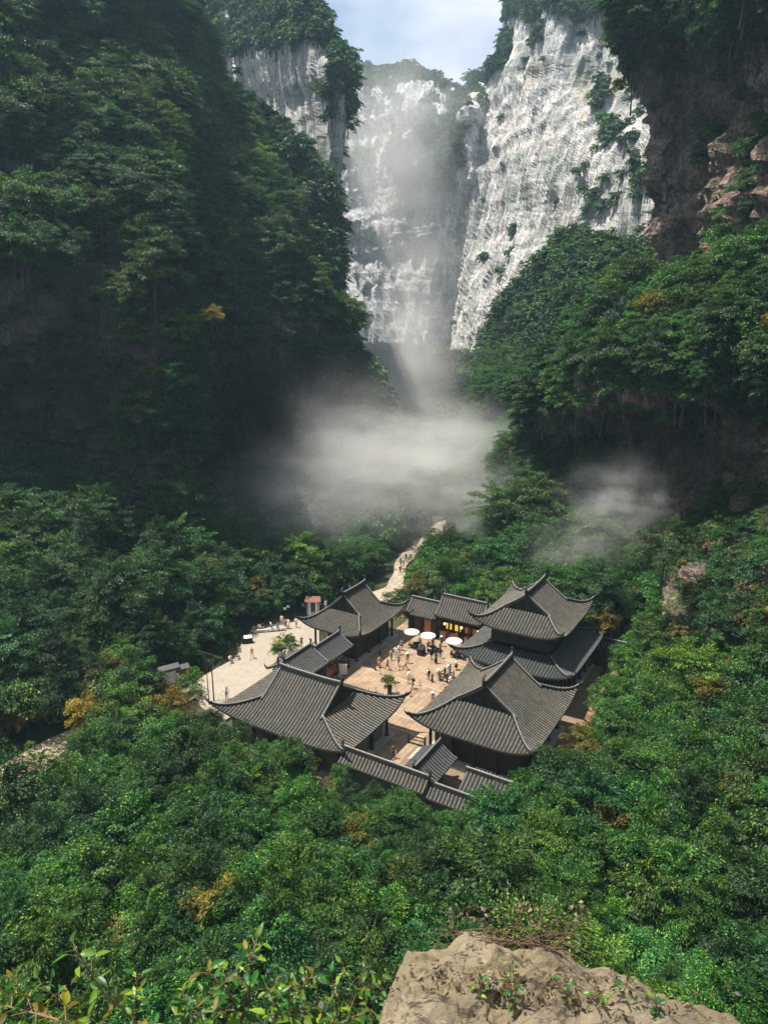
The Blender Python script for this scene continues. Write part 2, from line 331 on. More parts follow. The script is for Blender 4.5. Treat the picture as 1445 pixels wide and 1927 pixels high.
# rock
M['rock_far'] = rockmat('pale_limestone', (0.66, 0.65, 0.64), (0.42, 0.43, 0.45), (0.14, 0.15, 0.16), (0.48, 0.38, 0.27), (0.07, 0.12, 0.09), greenamt=0.45, bump=.4)
M['rock_bright'] = rockmat('white_limestone', (0.52, 0.50, 0.475), (0.36, 0.36, 0.36), (0.13, 0.135, 0.14), (0.38, 0.31, 0.22), (0.08, 0.12, 0.08), greenamt=0.5, bump=.13)
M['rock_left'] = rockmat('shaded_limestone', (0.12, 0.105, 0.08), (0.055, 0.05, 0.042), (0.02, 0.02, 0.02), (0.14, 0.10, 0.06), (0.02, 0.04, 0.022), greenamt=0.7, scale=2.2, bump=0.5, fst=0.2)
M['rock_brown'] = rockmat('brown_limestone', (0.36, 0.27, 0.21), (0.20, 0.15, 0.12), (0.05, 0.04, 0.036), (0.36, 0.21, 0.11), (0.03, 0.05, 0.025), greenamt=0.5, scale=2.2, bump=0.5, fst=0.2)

# ------------------------------------------------------------------ ground
PLAZA = [(-17.8, -16.5), (-17.4, -20.3), (-16.4, -24.2), (-14.8, -26.0), (-10.5, -26.4), (-5.6, -26.2), (-1.5, -28.4), (2.1, -30.0), (5.5, -28.4), (8.5, -26.6), (12.2, -25.4), (17, -24.6), (20.5, -22.8),
         (21.5, -19.6), (16, -18.6), (13.6, -17.5), (7, -16.5), (0, -14.5)]
BACKPATH = [(18, -21.6, 2.4), (24, -20.6, 2.3), (28.3, -20.4, 1.6), (31.8, -21.9, 1.3), (35.2, -23.2, 1.1), (39.5, -25.4, 1.2), (43.8, -26.4, 1.5), (48, -27.3, 1.5), (52, -27.2, 1.3), (57, -28.8, 1.3), (65.3, -30.4, 1.5), (72, -34, 1.5)]
LEFTPATH = [(-15.6, -24.5, 1.7), (-20, -26.2, 1.7), (-25, -27.6, 1.9), (-30, -28.6, 2.1), (-34, -28.6, 2.4), (-38, -28.0, 2.7), (-43, -27.5, 3.0), (-52, -27, 3.0)]
RIGHTPATH = [(-9, 20.6, 1.1), (-3, 20.5, 1.0), (5, 20.3, .5), (12, 20.1, .3), (17.5, 20.2, .5), (22, 20.6, .4)]
def seg_dist(a, b, poly):
    best = np.full(np.shape(a), 1e9)
    for (a0, b0, w0), (a1, b1, w1) in zip(poly, poly[1:]):
        dx, dy = a1 - a0, b1 - b0; t = np.clip(((a - a0) * dx + (b - b0) * dy) / (dx * dx + dy * dy), 0, 1)
        d = np.hypot(a - a0 - t * dx, b - b0 - t * dy) - (w0 + (w1 - w0) * t); best = np.minimum(best, d)
    return best
def in_poly(a, b, poly):
    r = np.zeros(np.shape(a), bool); n = len(poly)
    for i in range(n):
        x0, y0 = poly[i][:2]; x1, y1 = poly[(i + 1) % n][:2]
        c = ((y0 > b) != (y1 > b)) & (a < (x1 - x0) * (b - y0) / (y1 - y0 + 1e-12) + x0); r ^= c
    return r
def poly_dist(a, b, poly):
    p = [(x[0], x[1], 0.0) for x in poly] + [(poly[0][0], poly[0][1], 0.0)]
    return np.where(in_poly(a, b, poly), -1.0, seg_dist(a, b, p))
COURT = [(-22.6, -16.5), (-22.6, 19.4), (18.5, 19.4), (18.5, -12), (14.5, -20.3), (0, -20.3), (-3, -16.5)]
def built_dist(x, y):
    a, b = AB(x, y)
    d = np.minimum(poly_dist(a, b, PLAZA), poly_dist(a, b, COURT))
    for p in (BACKPATH, LEFTPATH, RIGHTPATH): d = np.minimum(d, seg_dist(a, b, p))
    return d
def sstep(x, a, b):
    t = np.clip((x - a) / (b - a), 0, 1); return t * t * (3 - 2 * t)
def ground_h(x, y):
    x = np.asarray(x, float); y = np.asarray(y, float)
    P = np.stack([x / 14, y / 14, np.zeros_like(x)], -1).reshape(-1, 3)
    n = fbm(P, 3, 5).reshape(x.shape)
    h = 1.4 * n - 1.2
    h = h + 43 * (1 - sstep(y, -2, 33)) * np.clip((36 - y) / 36, 0, 1) ** 0.5 * 1.0
    h = h + 0.32 * np.clip(x - 30, 0, 60) + 0.35 * np.clip(-x - 48, 0, 60)
    h = h + 18 * (1 - np.exp(-np.clip(y - 150, 0, 1e4) / 110))
    h = h + 0.10 * np.clip(np.abs(x + 0.1 * (y - 100)) - 18, 0, 80) * sstep(y, 110, 190)
    d = built_dist(x, y)
    return -0.30 + (h + 0.30) * sstep(d, 0.3, 9.0)
def build_ground():
    xs = np.concatenate([np.linspace(-440, -130, 10), np.linspace(-120, 110, 150), np.linspace(120, 440, 10)])
    ys = np.concatenate([np.linspace(-180, -60, 6), np.linspace(-50, 260, 200), np.linspace(270, 690, 20)])
    X, Y = np.meshgrid(xs, ys); Z = ground_h(X, Y)
    V = np.stack([X.ravel(), Y.ravel(), Z.ravel()], 1); nx, ny = len(xs), len(ys)
    I = (np.arange(ny - 1)[:, None] * nx + np.arange(nx - 1)[None, :]).ravel()
    F = np.stack([I, I + 1, I + nx + 1, I + nx], 1)
    o = link('ground', npmesh('ground', V, F, [M['ground']], smooth=True)); tag(o, kind='structure')
build_ground()

# ------------------------------------------------------------------ cliffs: control nets laid out by survey, then real relief
def cr_weights(n, m):
    """Catmull-Rom matrix (m samples over n controls)"""
    Wt = np.zeros((m, n)); t = np.linspace(0, n - 1, m)
    for i, x in enumerate(t):
        k = min(int(x), n - 2); f = x - k
        w = [(-f + 2 * f * f - f ** 3) / 2, (2 - 5 * f * f + 3 * f ** 3) / 2, (f + 4 * f * f - 3 * f ** 3) / 2, (-f * f + f ** 3) / 2]
        for q, ww in zip(range(k - 1, k + 3), w): Wt[i, min(max(q, 0), n - 1)] += ww
    return Wt
SHEETS = {}
ZB_W, ZB_H = 181, 241
ZBUF = np.full((ZB_H, ZB_W), 1e9)
def splat(P, rad, ids=None, idbuf=None):
    pass
def sheet(name, rows, nu, nv, mat, amp=3.0, seed=1, fl=1.0, label=None, cat='cliff', bedamp=0.28, blkamp=0.3):
    C = np.array([[[*atY(u, v, Y)] for (u, v, Y) in r] for r in rows]); UV = np.array([[[u, v] for (u, v, Y) in r] for r in rows], float)
    A = cr_weights(C.shape[0], nv); B = cr_weights(C.shape[1], nu)
    P = np.einsum('ij,jkl,mk->iml', A, C, B)
    def normals(P):
        du = np.gradient(P, axis=1); dv = np.gradient(P, axis=0); n = np.cross(du, dv)
        n /= np.linalg.norm(n, axis=2, keepdims=True) + 1e-9
        # towards the camera
        s = np.sign(-(n * (P - np.array([0, 0, CH]))).sum(2)); s[s == 0] = 1
        return n * np.sign(np.median(s)) if True else n
    Nn = normals(P)
    Q = P.reshape(-1, 3)
    # vertical buttresses and flutes, horizontal bedding ledges, blocks
    fl1 = fbm(Q * np.array([1 / 16, 1 / 16, 1 / 70]), 3, seed)
    fl2 = 1 - np.abs(fbm(Q * np.array([1 / 6.5, 1 / 6.5, 1 / 75]), 3, seed + 3)) * 1.6
    bed = fbm(Q * np.array([1 / 60, 1 / 60, 1 / 5.0]), 2, seed + 9)
    ledge = np.round(bed * 3) / 3
    blk = fbm(Q * np.array([1 / 3.0, 1 / 3.0, 1 / 9.0]), 3, seed + 21) if blkamp < .5 else fbm(Q * np.array([1 / 2.6, 1 / 2.6, 1 / 3.2]), 3, seed + 21) + .5 * np.round(2 * vnoise(Q / np.array([3.1, 3.1, 1.7]), seed + 5)) / 2
    d = amp * (0.9 * fl1 + 0.7 * fl2 * fl + bedamp * ledge + blkamp * blk)
    P = P + Nn * d.reshape(P.shape[:2])[..., None]
    V = P.reshape(-1, 3); I = (np.arange(nv - 1)[:, None] * nu + np.arange(nu - 1)[None, :]).ravel()
    F = np.stack([I, I + 1, I + nu + 1, I + nu], 1)
    me = npmesh(name, V, F, [mat], smooth=True)
    # sharpen: rocks read crisper when flat shaded
    me.polygons.foreach_set('use_smooth', np.zeros(len(F), bool))
    o = link(name, me); tag(o, label, cat, kind='structure')
    SHEETS[name] = (P, np.einsum('ij,jkl,mk->iml', A, UV, B), normals(P))
    return o

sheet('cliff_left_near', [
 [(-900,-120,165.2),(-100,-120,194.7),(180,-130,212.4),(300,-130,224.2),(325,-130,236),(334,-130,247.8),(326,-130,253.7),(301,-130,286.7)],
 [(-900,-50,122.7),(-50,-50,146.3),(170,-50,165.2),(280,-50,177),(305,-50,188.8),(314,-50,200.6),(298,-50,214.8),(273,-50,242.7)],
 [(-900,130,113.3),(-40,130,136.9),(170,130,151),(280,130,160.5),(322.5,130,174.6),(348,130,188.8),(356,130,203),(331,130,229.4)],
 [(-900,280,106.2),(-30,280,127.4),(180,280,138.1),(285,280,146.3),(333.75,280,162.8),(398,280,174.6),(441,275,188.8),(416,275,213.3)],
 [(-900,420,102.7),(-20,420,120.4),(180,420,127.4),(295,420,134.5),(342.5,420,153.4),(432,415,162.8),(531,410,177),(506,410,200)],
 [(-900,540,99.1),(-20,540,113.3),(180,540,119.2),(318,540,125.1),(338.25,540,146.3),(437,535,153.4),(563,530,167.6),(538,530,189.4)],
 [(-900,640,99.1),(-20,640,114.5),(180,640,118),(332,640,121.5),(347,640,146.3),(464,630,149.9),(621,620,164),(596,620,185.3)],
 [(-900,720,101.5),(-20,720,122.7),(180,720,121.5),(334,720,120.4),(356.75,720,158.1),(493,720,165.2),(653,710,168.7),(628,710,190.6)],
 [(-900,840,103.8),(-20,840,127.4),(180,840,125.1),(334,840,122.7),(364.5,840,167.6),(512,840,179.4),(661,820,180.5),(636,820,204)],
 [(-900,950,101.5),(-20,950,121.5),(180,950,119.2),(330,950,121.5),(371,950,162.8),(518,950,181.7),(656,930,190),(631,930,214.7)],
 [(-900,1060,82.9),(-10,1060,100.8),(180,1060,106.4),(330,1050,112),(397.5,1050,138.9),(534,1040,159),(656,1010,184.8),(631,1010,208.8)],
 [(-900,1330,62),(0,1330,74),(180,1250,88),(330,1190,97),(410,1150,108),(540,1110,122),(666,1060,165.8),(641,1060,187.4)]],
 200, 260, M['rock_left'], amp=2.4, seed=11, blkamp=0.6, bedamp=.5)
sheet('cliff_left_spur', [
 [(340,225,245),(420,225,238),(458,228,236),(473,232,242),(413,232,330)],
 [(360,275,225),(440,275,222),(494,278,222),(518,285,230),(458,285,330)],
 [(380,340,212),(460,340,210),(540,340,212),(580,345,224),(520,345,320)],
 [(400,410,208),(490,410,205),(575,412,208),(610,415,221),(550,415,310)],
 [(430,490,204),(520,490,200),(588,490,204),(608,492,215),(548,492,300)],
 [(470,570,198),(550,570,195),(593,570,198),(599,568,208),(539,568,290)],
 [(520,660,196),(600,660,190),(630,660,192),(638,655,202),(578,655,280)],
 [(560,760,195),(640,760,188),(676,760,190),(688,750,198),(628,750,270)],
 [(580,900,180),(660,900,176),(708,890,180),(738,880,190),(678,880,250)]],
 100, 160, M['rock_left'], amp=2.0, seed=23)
sheet('cliff_left_far', [
 [(112,-60,548.24),(362,-60,420.74),(462,-60,368.74),(533,-60,340.37),(473,-60,390)],
 [(212,0,451.24),(382,0,361.34),(492,0,307.64),(560,0,287.68),(500,0,390)],
 [(262,90,417.74),(402,90,341.94),(522,90,283.54),(606,90,261.06),(546,90,390)],
 [(312,150,394.24),(432,150,329.84),(537,150,278.49),(646,140,245.26),(586,140,390)],
 [(312,200,394.24),(442,200,329.14),(542,200,282.14),(652,200,246.44),(592,200,390)],
 [(362,300,368.74),(482,300,310.34),(562,300,273.74),(643,300,253.67),(583,300,390)],
 [(442,420,331.14),(542,420,284.14),(594,420,261.7),(624,420,267.6),(564,420,390)],
 [(462,560,318.74),(542,560,284.14),(602,560,257.94),(622,560,268.54),(562,560,390)],
 [(462,740,308.74),(542,740,271.14),(612,740,243.24),(648,740,246.32),(588,740,390)]],
 150, 170, M['rock_bright'], amp=1.6, seed=31, blkamp=.15)
sheet('cliff_far_head', [
 [(540,162,790),(640,162,670),(715,162,605),(785,167,575),(855,192,552),(893,182,542),(905,162,620)],
 [(540,167,655),(640,167,533),(715,164,466),(785,172,434),(855,197,409),(893,192,397),(905,172,475)],
 [(540,250,645),(640,250,523),(715,250,460),(785,255,424),(855,260,399),(893,260,387),(905,260,465)],
 [(540,325,639),(640,325,517),(715,325,452),(785,325,408),(855,320,387),(893,330,379),(905,330,457)],
 [(540,365,643),(640,365,521),(715,365,454),(785,365,414),(855,360,392),(893,360,383),(905,360,461)],
 [(540,430,639),(640,430,515),(715,430,446),(785,430,412),(855,430,389),(893,430,381),(905,430,459)],
 [(540,475,645),(640,475,523),(715,475,454),(785,475,416),(855,475,391),(893,475,379),(905,470,457)],
 [(540,600,630),(640,600,509),(715,600,442),(785,600,408),(855,600,383),(893,600,371),(905,600,449)],
 [(540,760,610),(640,760,490),(715,760,422),(785,760,390),(855,760,367),(893,760,357),(905,760,435)],
 [(540,860,545),(640,860,425),(715,860,360),(785,860,330),(855,860,307),(893,860,297),(905,860,375)]],
 190, 190, M['rock_far'], amp=4.2, seed=41, bedamp=0.4)
sheet('cliff_right_far', [
 [(1075,-70,550),(1015,-70,451),(1024,-70,418),(1060,-70,387.2),(1120,-70,357.5),(1180,-70,330),(1260,-70,302.5),(1700,-70,242)],
 [(1038,-10,506),(978,-10,423.5),(1006,0,385),(1050,0,349.8),(1110,0,338.8),(1175,0,321.2),(1260,0,299.2),(1600,0,209)],
 [(1016,95,486),(956,95,416.9),(994,100,373.7),(1045,100,339.1),(1110,100,328.3),(1175,100,310),(1260,100,287.3),(1600,100,205.2)],
 [(982,175,470.8),(922,175,417.3),(974,180,369.2),(1040,180,333.8),(1110,180,318.9),(1175,180,299.6),(1260,180,276.1),(1600,180,201.2)],
 [(946,300,449.3),(886,300,401.3),(950,300,356.3),(1030,300,322.9),(1105,300,295.7),(1175,300,271.7),(1260,300,244.5),(1600,300,194.4)],
 [(944,430,432.5),(884,430,385.6),(948,430,342.7),(1028,430,310.1),(1100,430,284.6),(1175,430,262.1),(1260,430,236.6),(1600,430,187.7)],
 [(930,540,416),(870,540,370),(930,540,326),(1010,540,297),(1095,540,275),(1175,540,254),(1260,540,230),(1600,540,182)],
 [(912,640,405),(852,640,356),(915,640,312),(990,640,287),(1090,640,268),(1175,640,250),(1260,640,228),(1600,640,180)],
 [(900,760,390),(840,760,345),(905,760,300),(980,760,277),(1080,760,260),(1175,760,244),(1260,760,224),(1600,760,176)],
 [(892,880,330),(832,880,320),(900,880,280),(980,880,265),(1080,880,250),(1175,880,236),(1260,880,216),(1600,880,170)]],
 230, 250, M['rock_bright'], amp=3.1, seed=53, bedamp=0.24, blkamp=0.10)
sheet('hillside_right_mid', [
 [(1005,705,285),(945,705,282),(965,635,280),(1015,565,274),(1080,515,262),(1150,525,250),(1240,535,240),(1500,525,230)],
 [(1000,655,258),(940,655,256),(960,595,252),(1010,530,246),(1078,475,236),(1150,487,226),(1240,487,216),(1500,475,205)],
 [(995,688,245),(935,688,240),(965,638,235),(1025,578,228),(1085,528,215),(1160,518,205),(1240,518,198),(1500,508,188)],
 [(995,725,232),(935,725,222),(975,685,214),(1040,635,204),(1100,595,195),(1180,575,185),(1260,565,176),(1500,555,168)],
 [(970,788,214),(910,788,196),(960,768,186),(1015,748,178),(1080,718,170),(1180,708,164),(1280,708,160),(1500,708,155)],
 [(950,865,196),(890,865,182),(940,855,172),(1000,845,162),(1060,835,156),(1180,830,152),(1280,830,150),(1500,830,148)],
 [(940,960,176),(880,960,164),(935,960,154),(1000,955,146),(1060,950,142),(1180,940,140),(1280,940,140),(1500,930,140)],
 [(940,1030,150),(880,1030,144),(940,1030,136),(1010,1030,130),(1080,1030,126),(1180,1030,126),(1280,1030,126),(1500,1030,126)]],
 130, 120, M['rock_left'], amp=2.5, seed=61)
sheet('cliff_right_near', [
 [(1268,-180,280),(1208,-180,190),(1280,-180,178),(1360,-180,168),(1450,-180,158),(1800,-180,130),(2500,-180,100)],
 [(1280,-100,250),(1220,-100,150),(1290,-100,138),(1370,-100,128),(1450,-100,118),(1800,-100,90),(2500,-100,70)],
 [(1268,100,250),(1208,100,146),(1272,100,134),(1360,100,124),(1450,100,112),(1800,100,86),(2500,100,66)],
 [(1290,230,240),(1230,230,145),(1280,230,135),(1360,230,125),(1450,230,111),(1800,230,85),(2500,230,66)],
 [(1297,380,240),(1237,380,144),(1285,380,133),(1360,380,123),(1450,380,109),(1800,380,84),(2500,380,64)],
 [(1304,515,230),(1244,515,142),(1290,515,131),(1360,515,121),(1450,515,106),(1800,515,82),(2500,515,62)],
 [(1233,608,220),(1173,608,138),(1240,608,120),(1330,608,108),(1450,608,95),(1800,608,74),(2500,608,56)],
 [(1156,695,210),(1096,695,135),(1180,695,113),(1300,690,101),(1450,685,89),(1800,685,70),(2500,685,52)],
 [(1128,740,205),(1068,740,134),(1175,740,114),(1295,735,106),(1450,730,92),(1800,740,72),(2500,740,54)],
 [(1080,780,195),(1020,780,138),(1120,775,130),(1250,775,122),(1370,775,110),(1480,775,94),(2500,775,56)],
 [(1048,880,190),(988,880,142),(1100,880,134),(1240,880,125),(1370,880,111),(1470,880,94),(2500,880,56)],
 [(1028,980,185),(968,980,140),(1090,980,130),(1230,980,121),(1370,980,107),(1480,980,90),(2500,980,54)],
 [(1018,1080,165),(958,1080,125),(1080,1080,112),(1220,1080,105),(1370,1080,92),(1600,1080,75),(2500,1080,50)],
 [(1008,1180,125),(948,1180,108),(1080,1220,94),(1220,1250,89),(1370,1260,80),(1600,1260,66),(2500,1260,45)]],
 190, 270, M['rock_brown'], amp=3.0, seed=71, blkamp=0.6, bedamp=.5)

# ------------------------------------------------------------------ foliage
def unit(a): return a / (np.linalg.norm(a, axis=-1, keepdims=True) + 1e-9)
def leaf_arrays(C, D, Nn, Ln, Wd, bend=0.15):
    """one folded diamond per leaf: C centre, D direction, Nn face normal"""
    D = unit(D); S = unit(np.cross(D, Nn)); Nn = unit(np.cross(S, D))
    Ln = np.broadcast_to(Ln, (len(C),))[:, None]; Wd = np.broadcast_to(Wd, (len(C),))[:, None]
    b = C - D * Ln / 2; t = C + D * Ln / 2 - Nn * Ln * bend
    l = C + S * Wd / 2 + Nn * Wd * 0.12 - D * Ln * 0.06; r = C - S * Wd / 2 + Nn * Wd * 0.12 - D * Ln * 0.06
    V = np.stack([b, r, t, l], 1).reshape(-1, 3)
    F = np.arange(len(C) * 4).reshape(-1, 4)
    return V, F
def crown_arrays(seed, R, zc, K, per, ll, lw, flat=0.35, droop=0.3, clump=0.3, low=-0.35, jit=0.55, tb=0.38, tv=0.22, tipglow=0.5):
    r = np.random.RandomState(seed); R = np.array(R, float)
    # clump centres through the crown's volume, more towards the outside; lobed outline
    a = r.uniform(0, 2 * np.pi, K); cz = r.uniform(low, 1.0, K); cr = np.sqrt(np.clip(1 - cz ** 2, 0.05, 1))
    rad = r.uniform(0.35, 1.0, K) ** 0.45
    ph = r.uniform(0, 6.28, 3); lob = 1 + 0.18 * np.sin(2 * a + ph[0]) + 0.14 * np.sin(3 * a + ph[1]) + 0.10 * np.sin(5 * a + ph[2])
    C = np.stack([cr * np.cos(a) * rad * lob, cr * np.sin(a) * rad * lob, cz * rad], 1) * R; C[:, 2] += zc
    C += r.normal(0, 0.05, (K, 3)) * R
    n = K * per; ci = np.repeat(np.arange(K), per)
    cs = (clump * R.mean() * r.uniform(0.6, 1.35, K))[ci]
    out = C - np.array([0, 0, zc]); out[:, 2] *= 0.4; out = unit(out)[ci]
    rr = np.sqrt(r.uniform(0, 1, n)); aa = r.uniform(0, 2 * np.pi, n)
    lx = rr * np.cos(aa); ly = rr * np.sin(aa)
    # clumps stretch outwards like sprays
    side = unit(np.cross(out, np.array([0, 0, 1.0])))
    P = C[ci] + (out * (lx * 1.25)[:, None] + side * (ly * 0.85)[:, None]) * cs[:, None]
    P[:, 2] += cs * (flat * (1 - rr ** 2) * 0.9 - droop * (0.5 + 0.5 * lx) ** 2) + r.normal(0, 0.10, n) * cs
    D = out * 0.8 + (out * lx[:, None] + side * ly[:, None]) * 0.9 + r.normal(0, 0.35, (n, 3)); D[:, 2] -= 0.25 + droop * 0.6
    Nn = np.array([0, 0, 1.0]) + out * 0.25 + r.normal(0, jit, (n, 3))
    L_ = ll * r.uniform(0.65, 1.3, n); W_ = lw * r.uniform(0.7, 1.25, n)
    V, F = leaf_arrays(P, D, Nn, L_, W_)
    ct = r.normal(0, 0.09, K)[ci]
    T = np.clip(tb + ct + r.normal(0, tv * 0.6, n) + tipglow * (r.uniform(0, 1, n) < 0.16) , 0, 1)
    return V, F, np.repeat(T, 4), C
def trunk_arrays(seed, H, r0, Ct, nl=10, lean=0.05):
    r = random.Random(seed); mb = MB()
    top = Vector((r.uniform(-lean, lean) * H, r.uniform(-lean, lean) * H, H)); mid = top * 0.5 + Vector((r.uniform(-.1, .1), r.uniform(-.1, .1), 0)) * H * 0.3
    pts = []
    for i in range(6):
        t = i / 5; p = (1 - t) ** 2 * Vector((0, 0, -0.8)) + 2 * t * (1 - t) * mid + t * t * top; pts.append(p)
    mb.tube(pts, [r0 * (1.25 - t * 1.05) for t in (0, .2, .4, .6, .8, 1)], 6)
    for k in range(nl):
        c = Ct[r.randrange(len(Ct))]; t = min(0.95, max(0.25, c[2] / H * r.uniform(0.55, 0.85))); i = t * 5; j = min(int(i), 4); s = pts[j].lerp(pts[j + 1], i - j)
        e = Vector(c); m = s.lerp(e, 0.5) + Vector((0, 0, -0.08 * H))
        mb.tube([s, s.lerp(m, .6), m.lerp(e, .4), e], [r0 * .4, r0 * .3, r0 * .2, r0 * .08], 4, cap=False)
    return mb
# kinds: (name, leaf material, crown radii, crown centre height, clumps, leaves/clump, leaf length, width, trunk height, trunk radius, options)
KIND = {}
PROTOCOL = bpy.data.collections.new('foliage_kinds')
def kind(key, mat, R_, zc, K, per, ll, lw, th, tr, seed, name='broadleaf_tree', nl=9, **kw):
    V, F, T, C = crown_arrays(seed, R_, zc, K, per, ll, lw, **kw)
    crown = npmesh('crown', V, F, [M[mat]], tint=T)
    mb = trunk_arrays(seed, th, tr, C, nl)
    trunk = mb.mesh('trunk', M['bark'])
    # joined mesh for the instanced mass
    tv = np.array(mb.v); nV = len(V)
    quads = [f for f in mb.f if len(f) == 4]
    V2 = np.concatenate([V, tv]); F2 = np.concatenate([F, np.array(quads) + nV])
    j = npmesh('kind_' + key, V2, F2, [M[mat], M['bark']], np.concatenate([np.zeros(len(F)), np.ones(len(quads))]), tint=np.concatenate([T, np.zeros(len(tv))]))
    jo = bpy.data.objects.new('%03d_%s' % (len(KIND), key), j); PROTOCOL.objects.link(jo)
    KIND[key] = dict(i=len(KIND), crown=crown, trunk=trunk, R=R_, zc=zc, name=name, top=zc + R_[2], mat=mat)
# near grove: fine leaves, feathery plumes
for s in range(5):
    kind('grove%d' % s, 'leafB', (2.1 + .25 * (s % 3), 2.1, 2.5 + .3 * (s % 2)), 4.4, 62, 190, 0.20, 0.075, 5.2, 0.09, 100 + s, name='bamboo_like_tree', clump=0.34, droop=0.55, flat=0.5, low=-0.7, jit=0.6, tb=0.40)
for s in range(3):
    kind('plume%d' % s, ('leafB', 'leafC', 'leafB')[s], (1.35, 1.3, 3.3), 4.6, 60, 150, 0.19, 0.06, 7.2, 0.06, 105 + s, name='bamboo_like_tree', clump=0.36, droop=0.8, flat=0.5, low=-0.8, jit=0.7, tb=0.46)
kind('dark0', 'leafC', (2.0, 2.0, 3.6), 5.4, 80, 150, 0.17, 0.09, 8.0, 0.12, 109, name='broadleaf_tree', clump=0.28, droop=0.4, low=-0.8, tb=0.25)
kind('groveY', 'leafY', (2.0, 2.0, 2.4), 4.2, 46, 150, 0.20, 0.08, 5.0, 0.09, 110, name='yellowing_tree', clump=0.34, droop=0.5, low=-0.7)
kind('groveO', 'leafO', (1.9, 1.9, 2.2), 4.0, 40, 120, 0.20, 0.08, 4.8, 0.09, 111, name='yellowing_tree', clump=0.34, droop=0.5, low=-0.7)
# broadleaf trees with layered sprays (used from 70 to 170 m)
for s in range(5):
    kind('broad%d' % s, ('leafA', 'leafA', 'leafC', 'leafA', 'leafB')[s], (3.2, 3.0, 2.6 + .3 * (s % 2)), 4.6, 64, 175, 0.25, 0.115, 5.2, 0.16, 120 + s, clump=0.32, droop=0.42, flat=0.25, low=-0.5)
for s in range(2):
    kind('layer%d' % s, ('leafC', 'leafA')[s], (3.3, 3.3, 3.0), 6.2, 46, 170, 0.26, 0.11, 8.6, 0.15, 130 + s, name='layered_tree', nl=20, clump=0.34, droop=0.25, flat=0.12, low=-0.8, jit=0.4, tb=0.5)
kind('broadY', 'leafY', (2.4, 2.4, 2.0), 3.4, 40, 90, 0.34, 0.17, 4.0, 0.12, 135, name='yellowing_tree', clump=0.34)
for s in range(3):
    kind('shrub%d' % s, ('leafA', 'leafC', 'leafB')[s], (1.7, 1.6, 1.25), 1.1, 32, 110, 0.20, 0.09, 1.4, 0.05, 140 + s, name='shrub', clump=0.4, droop=0.6, low=-0.6)
kind('shrubO', 'leafO', (1.5, 1.4, 0.9), 0.8, 22, 60, 0.26, 0.12, 1.1, 0.04, 144, name='shrub', clump=0.4, droop=0.6, low=-0.6)
# far trees: coarse leaves
for s in range(4):
    kind('far%d' % s, ('leafA', 'leafC', 'leafC', 'leafA')[s], (3.6, 3.4, 3.0), 4.0, 36, 48, 0.72, 0.42, 4.2, 0.2, 150 + s, clump=0.34, droop=0.5, low=-0.6, nl=4)
for s in range(2):
    kind('farshrub%d' % s, 'leafC', (2.2, 2.1, 1.5), 1.2, 20, 40, 0.6, 0.34, 1.5, 0.1, 160 + s, name='shrub', clump=0.42, droop=0.9, low=-0.8, nl=3)
kind('conifer', 'leafA', (1.5, 1.5, 4.2), 5.0, 46, 30, 0.6, 0.3, 9.0, 0.14, 170, name='conifer', clump=0.5, droop=0.6, low=-0.95)
def round_kind(key, seed, mat='leafR', ll=0.15, lw=0.12, R_=(2.4, 2.4, 2.0), K=46, per=60, **kw):
    kind(key, mat, R_, 2.6, K, per, ll, lw, 3.4, 0.07, seed, name='round_leaved_tree', nl=26, clump=0.36, droop=0.6, flat=0.3, low=-0.6, jit=0.45, tb=0.42, **kw)
for s in range(3): round_kind('round%d' % s, 180 + s, R_=(2.4, 2.2, 1.9), K=60, per=110)
round_kind('roundY', 185, 'leafY', K=26, per=40)

POS = []   # (key, x, y, z, rot, scale, zone)
RS = np.random.RandomState(3)
def visible_uv(x, y, z):
    u, v, d = project(np.array([[x, y, z]])); return u[0], v[0], d[0]
def scatter_sheet(name, spacing, maskf, kinds, scale=(0.75, 1.25), zone='', sink=0.35):
    P, UV, Nn = SHEETS[name]
    c = (P[:-1, :-1] + P[1:, 1:]) / 2; e1 = P[1:, :-1] - P[:-1, :-1]; e2 = P[:-1, 1:] - P[:-1, :-1]
    A = np.linalg.norm(np.cross(e1, e2), axis=2).ravel()
    uv = UV[:-1, :-1].reshape(-1, 2); cc = c.reshape(-1, 3); nn = Nn[:-1, :-1].reshape(-1, 3)
    nz = fbm(cc / 9.0, 3, 77)
    keep = (uv[:, 0] > -420) & (uv[:, 0] < 1850) & (uv[:, 1] > -420)
    w = np.array([maskf(uv[i, 0], uv[i, 1], nz[i]) if keep[i] else 0.0 for i in range(len(uv))])
    ex = A * w / spacing ** 2
    n = RS.poisson(ex)
    idx = np.repeat(np.arange(len(n)), n)
    for i in idx:
        p = cc[i] + RS.normal(0, 0.5, 3) + nn[i] * 0.4
        ks = kinds(uv[i, 0], uv[i, 1], nz[i]); k = ks[RS.randint(len(ks))]
        s = RS.uniform(*scale) * (1 + 0.2 * nz[i])
        POS.append((k, p[0], p[1], p[2] - KIND[k]['zc'] * s * sink, RS.uniform(0, 6.28), s, zone))
def m_left(u, v, n):
    if v > 960:
        if 200 < u < 420 and v < 1120: return 0.55 if n > -0.1 else 0.12
        return 1.0
    lim = 540 if u < 190 else 850 if 255 < u < 352 else 640 if u < 352 else 610 + max(0, u - 380) * 0.33
    if 190 <= u <= 255: lim = 540 + (u - 190) * 3.2
    if v < lim: return 1.0 if n > -.45 else .45
    if u > 640: return 0.6 if n > 0 else .25
    return 0.25 if n > 0.5 else 0.015
SH = ['shrub0', 'shrub1', 'shrub2']
BR = ['broad0', 'broad1', 'broad2', 'broad3', 'broad4']
